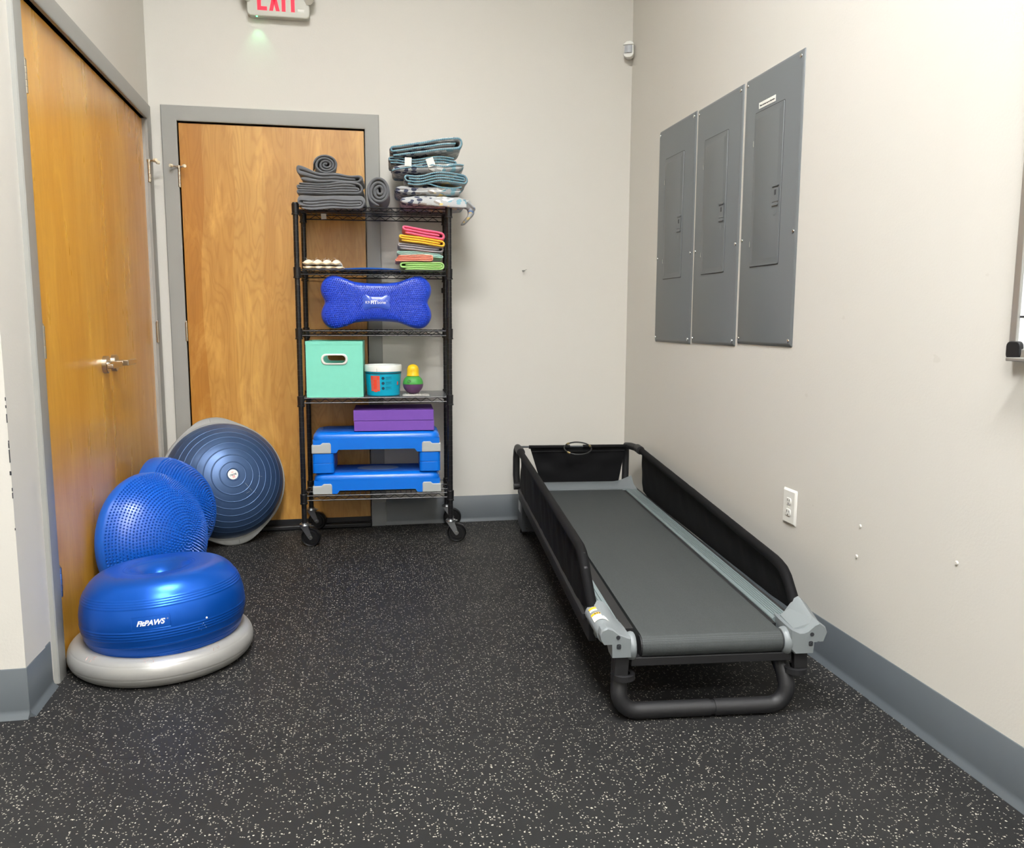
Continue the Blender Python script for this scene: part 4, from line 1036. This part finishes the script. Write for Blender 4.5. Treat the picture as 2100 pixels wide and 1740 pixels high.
# ------------------------------------------------------------------ grey ring and donut ball
rg = thing('inflatable_ring', 'silver grey inflatable ring lying on the floor under the blue donut ball', 'ring', (.186,-1.638,0), 0)
pf = []
for k in range(121):
    a = -PI + 2*PI*k/120; bmp_ = 0
    for g in (38, -12, 150, -48): 
        dd = abs(math.degrees(a)-g); bmp_ = max(bmp_, math.exp(-(dd/1.5)**2))
    rr = 1-.022*bmp_; pf.append((.245+.044*rr*math.cos(a), .0465+.0462*rr*math.sin(a)*(1 if math.sin(a) > 0 else 1)))
mb = MB(); rs = [[(r*math.cos(2*PI*j/96), r*math.sin(2*PI*j/96), z) for j in range(96)] for r, z in pf]; mb.rings(rs, True, False); mb.build('tube', 'ring', rg, smooth=True, auto=60)
sf = MB()
rr_ = random.Random(3)
for th0, n_ in ((-2.25,8),(-1.55,6),(-.75,6)):
    for k in range(n_):
        th = th0+rr_.uniform(-.10,.10); b0 = rr_.uniform(.8,1.25); l = rr_.uniform(.05,.22); dth = rr_.uniform(-.02,.02)
        sf.tube([((.245+.0442*math.cos(b0+l*t))*math.cos(th+dth*t), (.245+.0442*math.cos(b0+l*t))*math.sin(th+dth*t), .0465+.0464*math.sin(b0+l*t)) for t in (0,.5,1)], .0006, 4)
sf.build('scuff_marks', 'ring_stain', rg)
dn = thing('donut_balance_ball', 'shiny pearl blue donut shaped balance ball resting on the grey ring', 'exercise ball', (0,0,0))
nn = Vector(nrm(39.5,94.6)); q = Vector((0,0,1)).rotation_difference(nn); m = q.to_matrix().to_4x4(); m.translation = Vector((.197,-1.647,.176)); dn.location = m.to_translation(); dn.rotation_euler = m.to_euler()
DR, Dr, Dz = .161, .095, .139
pf = []
for k in range(401):
    a = -PI*.985 + 2*PI*.985*k/400; dg = math.degrees(a); s = 0
    for g in (27,30.5,34,37.5, -4,-7.5,-11,-14.5, -24,-38,-41.5,-45, 104,107,110): s = max(s, math.exp(-((dg-g)/.7)**2))
    ca, sa = math.cos(a), math.sin(a)
    if ca >= 0: r, z = DR+Dr*ca, Dz*sa
    else:
        u = -ca; r = DR-.142*u**.72; z = math.copysign(abs(sa)**.72, sa)*Dz
    pf.append((r+.0016*s*ca, z+.0016*s*sa))
MB().lathe(pf, 128, cap=True).build('body', 'donut', dn, smooth=True, auto=80)
def on_donut(ph0, b0, sc=1, off=.0006, rot=0):
    def f(v):
        x, y = v.x*math.cos(rot)-v.y*math.sin(rot), v.x*math.sin(rot)+v.y*math.cos(rot)
        ph = ph0 + x/(DR+Dr); b = b0 + y/Dz
        return Vector(((DR+(Dr+off+v.z)*math.cos(b))*math.cos(ph), (DR+(Dr+off+v.z)*math.cos(b))*math.sin(ph), (Dz+off+v.z)*math.sin(b)))
    return f
text('logo_lettering', 'FitPAWS', 'logo_white', dn, .0215, warp=on_donut(-1.512,.135,rot=.0), bold=.0007, shear=.35)
text('logo_lettering', 'o', 'sensor_lens', dn, .009, warp=on_donut(-1.512+.050/.256,.185), shear=.2)
fr = MB()
f_ = on_donut(-1.505,.14,off=.0001)
fr.tube([f_(Vector((x,y,0))) for x, y in [(-.056+.112*k/8,-.020) for k in range(9)]+[(.056,-.020+.04*k/4) for k in range(1,5)]+[(.056-.112*k/8,.020) for k in range(1,9)]+[(-.056,.020-.04*k/4) for k in range(1,4)]], .0005, 4, closed=True); fr.build('logo_patch_edge', 'donut', dn)
sp_ = MB()
f_ = on_donut(-.93,-.18,off=.0001)
for x, y, r in ((.018,.022,.0035),(.006,.008,.0012),(.010,.000,.0012),(.014,-.008,.001),(-.010,-.004,.001),(-.002,-.012,.001),(.002,.004,.0008)):
    sp_.sphere(f_(Vector((x,y,0))), r, 8, 5)
sp_.build('paint_specks', 'logo_white', dn, smooth=True)

# ------------------------------------------------------------------ dog treadmill
TA = math.radians(5.1)
tm = thing('dog_treadmill', 'long low black and grey dog treadmill with fabric side panels beside the right wall', 'treadmill', (1.82,-2.36,0), -TA)
BL, BR = -.205, .203
# belt: closed loop around front and rear rollers
zc, rr0 = .2135, .0315; y0b, y1b = .0, 2.03
loop = [(y1b, zc+rr0)] + [(y0b+.02-.0+rr0*0 - (.02) + (-(rr0)*math.sin(a)), zc+rr0*math.cos(a)) for a in [k*PI/10 for k in range(11)]] + [(y1b, zc-rr0)] + [(y1b+rr0*math.sin(a), zc-rr0*math.cos(a)) for a in [k*PI/8 for k in range(1,8)]]
mb = MB(); mb.rings([[(x,y,z) for y,z in loop] for x in (BL,BR)]); mb.build('running_belt', 'belt', tm, smooth=True, auto=40)
for x in (BL-.004, BR): MB().prism(arc(.0,zc,rr0-.003,0,340,20), x, x+.004, Matrix(((0,1,0,0),(1,0,0,0),(0,0,1,0),(0,0,0,1)))).build('roller_end', 'tm_black', tm)
MB().box(BL-.040, BL-.006, .06, 2.0, .20, .2405).build('deck_edge', 'tm_black', tm); MB().box(BR+.003, BR+.016, .06, 2.0, .20, .2415).build('deck_edge', 'tm_black', tm)
def rail(x0, x1):
    pts = [(x0,.205),(x0,.2455)]; n = 6
    for k in range(n):
        a = x0+.004+(x1-x0-.008)*k/n; w = (x1-x0-.008)/n
        pts += [(a,.2500),(a+w*.70,.2500),(a+w*.74,.2462),(a+w*.96,.2462)]
    pts += [(x1,.2455),(x1,.205)]
    mb = MB(); mb.prism(pts, .085, 1.98); return mb.build('foot_rail', 'tm_rail', tm)
rail(-.315,-.245); rail(.219,.279)
for s, x in ((-1,-.330),(1,.282)):
    MB().box(x, x+.022, .12, 2.05, .180, .235).build('side_beam', 'tm_black', tm, bevel=.003)
MB().box(-.235, .232, -.022, .006, .160, .186).build('front_crossbar', 'tm_black', tm, bevel=.003)
# front foot: bent tube resting on the floor, in two halves with a joint
def leg(s, xo):
    pts = [(.012*s if s > 0 else -.0, -.012, .0245)]; R_ = .055; xe = xo
    pts += [(xe-s*R_, -.012, .0245)] + [(xe-s*R_+s*R_*math.sin(a), -.012+.004*(1-math.cos(a)), .0245+R_*(1-math.cos(a))) for a in [k*PI/12 for k in range(1,7)]]
    pts += [(xe-s*.004, .010, .115), (xe-s*.012, .040, .155), (xe-s*.02, .085, .19)]
    return pts
MB().tube(leg(-1,-.266), .0238, 18).build('front_foot_tube', 'tm_black', tm, smooth=True, auto=60)
MB().tube(leg(1,.230), .0238, 18).build('front_foot_tube', 'tm_black', tm, smooth=True, auto=60)
MB().tube([(-.004,-.012,.0245),(.014,-.012,.0245)], .0205, 18).build('tube_joint', 'tm_black', tm, smooth=True)
for s, x in ((-1,-.262),(1,.262)):
    MB().lathe([(.020,-.008),(.034,-.010),(.034,.006),(.028,.008),(.020,.006)], 24, Matrix.Translation((x-s*.008,-.004,.130)), cap=False).build('foot_clamp', 'tm_black', tm, smooth=True, auto=40)
    MB().prism([(x-.022,.13),(x+.018,.13),(x+.022,.195),(x-.018,.195)] if s < 0 else [(x-.018,.13),(x+.022,.13),(x+.018,.195),(x-.022,.195)], -.022, .0).build('clamp_strap', 'tm_black', tm, bevel=.002)
# corner brackets: face outline, swept back and up to a tube socket
def bracket(s, pts, holes, sock, sticker):
    rs = []
    cxm = sum(p[0] for p in pts)/len(pts)
    for y, k, dz in ((-.038,.94,0),(-.034,.99,0),(-.026,1,0),(.012,1,.002),(.05,.98,.014),(.080,.93,.026),(.100,.86,.032)):
        def zz_(x, z):
            o = max(0, min(1, (abs(x)-.235)/.05)); o = o*o*(3-2*o)
            if y < .02: return .225+(z-.225)*k
            return max(z, .205+.25*max(0, y-.03))+dz*(o if z > .235 else .3*o)
        rs.append([(cxm+(x-cxm)*k, y, zz_(x, z)) for x, z in pts])
    mb = MB(); mb.rings(rs); b = mb.build('corner_bracket', 'tm_grey', tm, smooth=True, auto=38)
    import bmesh
    bm = bmesh.new(); P0, P1 = sock[0], sock[-1]
    for (px, py, pz), r_ in ((P0, .025), (P1, .0245)):
        for k in range(24): bm.verts.new((px+r_*math.cos(2*PI*k/24), py, pz+r_*math.sin(2*PI*k/24)))
    for ix, iy, iz in ((.246,.0,.2475),(.243,.05,.253),(.243,.088,.257),(.243,.0,.225),(.243,.088,.235)): bm.verts.new((s*ix*(1 if s > 0 else 1.03), iy, iz))
    bmesh.ops.convex_hull(bm, input=bm.verts[:])
    mb = MB(); bm.verts.index_update(); mb.add([tuple(v.co) for v in bm.verts], [tuple(v.index for v in f.verts) for f in bm.faces]); bm.free()
    mb.build('tube_socket', 'tm_grey', b, smooth=True, auto=35)
    # flange around the roller end
    x = -.233 if s < 0 else .221
    Tm = Matrix.Translation((x,.0,zc)) @ Matrix.Rotation(PI/2, 4, 'Y')
    MB().lathe([(0,-.014),(.034,-.014),(.038,-.008),(.040,.002),(.038,.008),(.035,.010),(0,.010)], 32, Tm).build('roller_flange', 'tm_grey', b, smooth=True, auto=40)
    for i, (hx, hz) in enumerate(holes):
        if i == 0: MB().lathe([(0,0),(.0058,0),(.0058,.002),(0,.002)], 18, Matrix.Translation((hx,-.0375,hz)) @ Matrix.Rotation(PI/2,4,'X')).build('bolt_hole', 'ink', b)
        else:
            c = MB().prism(rrect(hx,hz,.0125,.0145,.004,4), -.0392, -.036).build('bolt_recess', 'ink', b)
            MB().lathe([(.002,0),(.0042,0),(.0042,.001),(.002,.001)], 12, Matrix.Translation((hx+.0008,-.0392,hz)) @ Matrix.Rotation(PI/2,4,'X'), cap=False).build('bolt', 'tm_box', b)
    return b
ptsL = [(-.330,.262),(-.324,.275),(-.309,.282),(-.293,.277),(-.274,.262),(-.250,.252),(-.240,.249),(-.238,.193),(-.293,.193),(-.295,.234),(-.318,.234),(-.328,.250)]
bL = bracket(-1, ptsL, [(-.278,.254),(-.2755,.227)], [(-.306,-.012,.252),(-.310,.03,.259),(-.317,.065,.268),(-.322,.095,.278)], True)
ptsR = [(.2215,.258),(.246,.247),(.258,.247),(.272,.252),(.293,.270),(.306,.276),(.324,.263),(.330,.247),(.320,.220),(.292,.219),(.290,.185),(.236,.185),(.2215,.200)]
bR = bracket(1, ptsR, [(.2835,.243),(.281,.2155)], [(.304,-.012,.246),(.303,.03,.251),(.300,.06,.256),(.298,.088,.262)], False)
MB().tube([(.300,-.0385,.2215),(.308,-.039,.2200),(.318,-.0385,.2205)], .0006, 4).build('crack', 'ink', bR)
# warning labels wrapped over the left socket
def wrap(mb, ya, yb, a0, a1, off):
    rs = []
    for k in range(11):
        a = a0+(a1-a0)*k/10
        def P(y, o):
            t = (y+.012)/.107; cx = -.306-.016*t; cz = .252+.026*t; R_ = .0266+o; return (cx+R_*math.cos(a), y, cz+R_*math.sin(a))
        rs.append([P(ya,off-.001), P(yb,off-.001), P(yb,off), P(ya,off)])
    mb.rings(rs); return mb
wrap(MB(), .022, .052, 2.5, .35, .0010).build('warning_label', 'label_white', bL, smooth=True)
wrap(MB(), .045, .053, 2.5, .35, .0014).build('warning_label_band', 'orange', bL, smooth=True)
wrap(MB(), .064, .078, 2.4, .7, .0006).build('warning_label', 'label_white', bL, smooth=True)
wrap(MB(), .071, .079, 2.4, .7, .0010).build('warning_label_band', 'orange', bL, smooth=True)
tx = MB()
for k in range(6): wrap(tx, .0470, .0512, 2.05-.24*k, 2.05-.24*k-.13, .0016)
tx.build('warning_text_marks', 'ink', bL)
# upper tube frame
tubeL = [(-.321,.088,.276),(-.329,.112,.308),(-.337,.150,.395),(-.337,.185,.425),(-.337,.235,.436),(-.332,1.95,.448)]
tubeR = [(.298,.080,.260),(.299,.105,.284),(.2995,.165,.341),(.300,.205,.362),(.300,.26,.370),(.295,1.95,.450)]
MB().tube(tubeL, .0112, 14).build('side_tube', 'tm_black', tm, smooth=True, auto=70); MB().tube(tubeR, .0112, 14).build('side_tube', 'tm_black', tm, smooth=True, auto=70)
for s, x, z in ((-1,-.332,.452),(1,.252,.455)):
    xf = -.332 if s < 0 else .290
    MB().tube([(x,2.105,.252),(x+s*.004,2.112,.30),(x+s*.004,2.112,.395),(x+s*.002,2.105,.435),(x,2.085,z),(xf if s<0 else .270,2.055,z+.002),(xf,1.99,z)], .0185, 16).build('end_tube', 'tm_black', tm, smooth=True, auto=70)
    MB().tube([(xf,2.00,z),(xf,1.93,z-.002)], .0215, 14).build('end_sleeve', 'tm_black', tm, smooth=True)
MB().tube([(-.352,2.085,.245),(.285,2.085,.245)], .0195, 16).build('rear_cross_tube', 'tm_black', tm, smooth=True)
# rear grey end piece
mb = MB(); n = 24; rs = []
for k in range(n+1):
    x = -.315+.590*k/n; e = max(0, abs(x+.02)-.19)/.10; lift = .032*min(1,e)**1.8
    rs.append([(x,1.955-.03*min(1,e)**2,.240),(x,1.955-.03*min(1,e)**2,.2515+.2*lift*0),(x,2.00,.2600+lift*.15),(x,2.055,.268+lift),(x,2.070,.262+lift),(x,2.070,.225)])
mb.rings(rs); mb.build('end_cover', 'tm_grey', tm, smooth=True, auto=45)
# fabric panels
def panel(name, top, bot, seed, n=90, m=16, thick=.0022, wr=.006, frq=22):
    """top, bot: functions of s in 0..1 returning points; hangs between them with wrinkles across"""
    mb = MB(); F = []; Bk = []
    for j in range(m+1):
        t = j/m; row = []; rb = []
        for i in range(n+1):
            s = i/n; a = Vector(top(s)); b = Vector(bot(s)); p = a.lerp(b, t)
            side = -1 if seed == 1 else 1
            env = math.sin(PI*min(1, t*1.1))**.6 if t < .91 else .4
            w = wr*env*(noise.noise(Vector((s*frq+t*2.0, t*1.3, seed)))+.6*noise.noise(Vector((s*frq*2.3+t*3, t*2, seed+3))))
            bulge = .010*math.sin(PI*t)
            row.append((p.x+w+(.0022), p.y, p.z)); rb.append((p.x+w-.0, p.y, p.z))
        F.append(row); Bk.append(rb)
    v = [p for r in F for p in r]+[p for r in Bk for p in r]; q = n+1; o = q*(m+1); f = []
    for j in range(m):
        for i in range(n): f += [(j*q+i,j*q+i+1,(j+1)*q+i+1,(j+1)*q+i),(o+j*q+i,o+(j+1)*q+i,o+(j+1)*q+i+1,o+j*q+i+1)]
    for i in range(n): f += [(i,o+i,o+i+1,i+1),(m*q+i,m*q+i+1,o+m*q+i+1,o+m*q+i)]
    for j in range(m): f += [(j*q,(j+1)*q,o+(j+1)*q,o+j*q),(j*q+n,o+j*q+n,o+(j+1)*q+n,(j+1)*q+n)]
    return mb.add(v, f).build(name, 'tm_fabric', tm, smooth=True, auto=60)
def interp(pts):
    def f(y):
        for a, b in zip(pts, pts[1:]):
            if a[0] <= y <= b[0]: t = (y-a[0])/(b[0]-a[0]); return a[1]+(b[1]-a[1])*t
        return pts[-1][1] if y > pts[-1][0] else pts[0][1]
    return f
zl = interp([(.088,.288),(.112,.321),(.150,.407),(.185,.437),(.235,.449),(1.93,.461)])
zrr = interp([(.080,.272),(.105,.297),(.165,.354),(.205,.375),(.26,.383),(1.93,.463)])
xr = interp([(.1,.2945),(.26,.300),(1.93,.2955)]); xl_ = interp([(.1,-.324),(.15,-.338),(.235,-.338),(1.93,-.333)])
bl = interp([(.105,.300),(.16,.272),(.30,.264),(1.80,.262),(1.93,.275)])
brr = interp([(.105,.290),(.16,.252),(.30,.2455),(1.80,.232),(1.90,.245),(1.93,.29)])
def yy(s): return .100+(1.925-.100)*(s**1.25)
panel('side_panel', lambda s: (xl_(yy(s)), yy(s), zl(yy(s))-.006), lambda s: (-.338, yy(s)+.0, bl(yy(s))), 1)
panel('side_panel', lambda s: (xr(yy(s)), yy(s), zrr(yy(s))-.006), lambda s: (.301, yy(s), brr(yy(s))), 2, wr=.003)
# fabric sleeves around the tubes
def slv(xf, zf, name):
    pts = []; rad = []
    for k in range(41):
        s = k/40; y = yy(s); pts.append((xf(y), y, zf(y)-.0125)); rad.append(.0158+.0008*noise.noise(Vector((s*30,1,0))))
    return MB().tube(pts, rad, 14).build(name, 'tm_fabric', tm, smooth=True, auto=70)
slv(xl_, zl, 'tube_sleeve'); slv(xr, zrr, 'tube_sleeve')
MB().box(-.345,-.333,.15,1.95,.238,.256).build('retaining_strap', 'tm_black', tm, bevel=.001)
# rear fabric panel on its rod
MB().tube([(-.318,2.06,.459),(.262,2.06,.456)], .005, 8).build('rear_rod', 'tm_box', tm, smooth=True)
mb = MB(); n, m_ = 40, 14; F = []
def xz(i, j): s = i/n; t = j/m_; a = -.272+.515*s; b = -.212+.420*s; return (a+(b-a)*t, 2.060+.014*noise.noise(Vector((s*4,t*2.5,4)))*math.sin(PI*t)+.004*t, .463+(.268-.463)*t - (.0 if abs(s-.5) > .09 or t > .01 else .006))
for dy in (0, .0022): F += [tuple((p[0], p[1]+dy, p[2])) for j in range(m_+1) for i in range(n+1) for p in [xz(i,j)]]
q = n+1; o = q*(m_+1); f = []
for j in range(m_):
    for i in range(n): f += [(j*q+i,j*q+i+1,(j+1)*q+i+1,(j+1)*q+i),(o+j*q+i,o+(j+1)*q+i,o+(j+1)*q+i+1,o+j*q+i+1)]
for i in range(n): f += [(i,o+i,o+i+1,i+1),(m_*q+i,m_*q+i+1,o+m_*q+i+1,o+m_*q+i)]
for j in range(m_): f += [(j*q,(j+1)*q,o+(j+1)*q,o+j*q),(j*q+n,o+j*q+n,o+(j+1)*q+n,(j+1)*q+n)]
rp = mb.add(F, f).build('rear_panel', 'tm_fabric', tm, smooth=True, auto=60)
for xa, xb in ((-.276,-.058),(.012,.246)): MB().tube([(xa,2.058,.458),(xb,2.058,.457)], .0095, 10).build('rod_sleeve', 'tm_fabric', rp, smooth=True)
MB().box(-.262,.236,2.0545,2.0590,.432,.434).build('hem_line', 'tm_black', rp)
# motor box under the rear end
mbx = MB().prism([(-.325,.035),(.20,.035),(.20,.235),(-.325,.235)], 1.93, 2.12).build('motor_box', 'tm_box', tm, bevel=.004)
MB().box(-.3262,-.3245,2.0,2.09,.12,.205).build('rating_plate', 'sensor_lens', mbx)
for x, z in ((-.300,.115),(-.300,.055)): MB().lathe([(0,0),(.006,0),(.005,.003),(0,.004)], 10, Matrix.Translation((x,1.93,z)) @ Matrix.Rotation(PI/2,4,'X')).build('screw', 'ink', mbx)
for x in (-.30,.17): MB().lathe([(0,0),(.022,0),(.018,.036),(0,.036)], 14).build('rubber_foot', 'black_rubber', mbx, loc=(x,2.06,0))
# cable loop hanging on the rear rod
lp = thing('cable_loop', 'black cable loop with metal ferrules hung over the rear panel of the treadmill', 'cable', (1.82+math.cos(TA)*-.020+math.sin(TA)*2.035, -2.36-math.sin(TA)*-.020+math.cos(TA)*2.035, .452), -TA)
T = Matrix.Rotation(.55, 4, 'X')
pts = [(.072*math.cos(a), .050*math.sin(a), .0) for a in [k*2*PI/40 for k in range(40)]]
MB().tube(pts, .0036, 8, closed=True, T=T).build('cable', 'cable', lp, smooth=True)
for a in (2.3, 3.9, .35):
    p = [(.072*math.cos(a+d), .050*math.sin(a+d), 0) for d in (-.13,0,.13)]
    MB().tube(p, .0055, 8, T=T).build('ferrule', 'brass', lp, smooth=True)

# ------------------------------------------------------------------ world and view
w = bpy.data.worlds.new('world'); SC.world = w; w.use_nodes = True
w.node_tree.nodes['Background'].inputs[0].default_value = (.9,.93,1,1); w.node_tree.nodes['Background'].inputs[1].default_value = .25
SC.view_settings.view_transform = 'Standard'; SC.view_settings.look = 'None'; SC.view_settings.gamma = 1; SC.view_settings.exposure = 0.28
SC.view_settings.use_curve_mapping = False
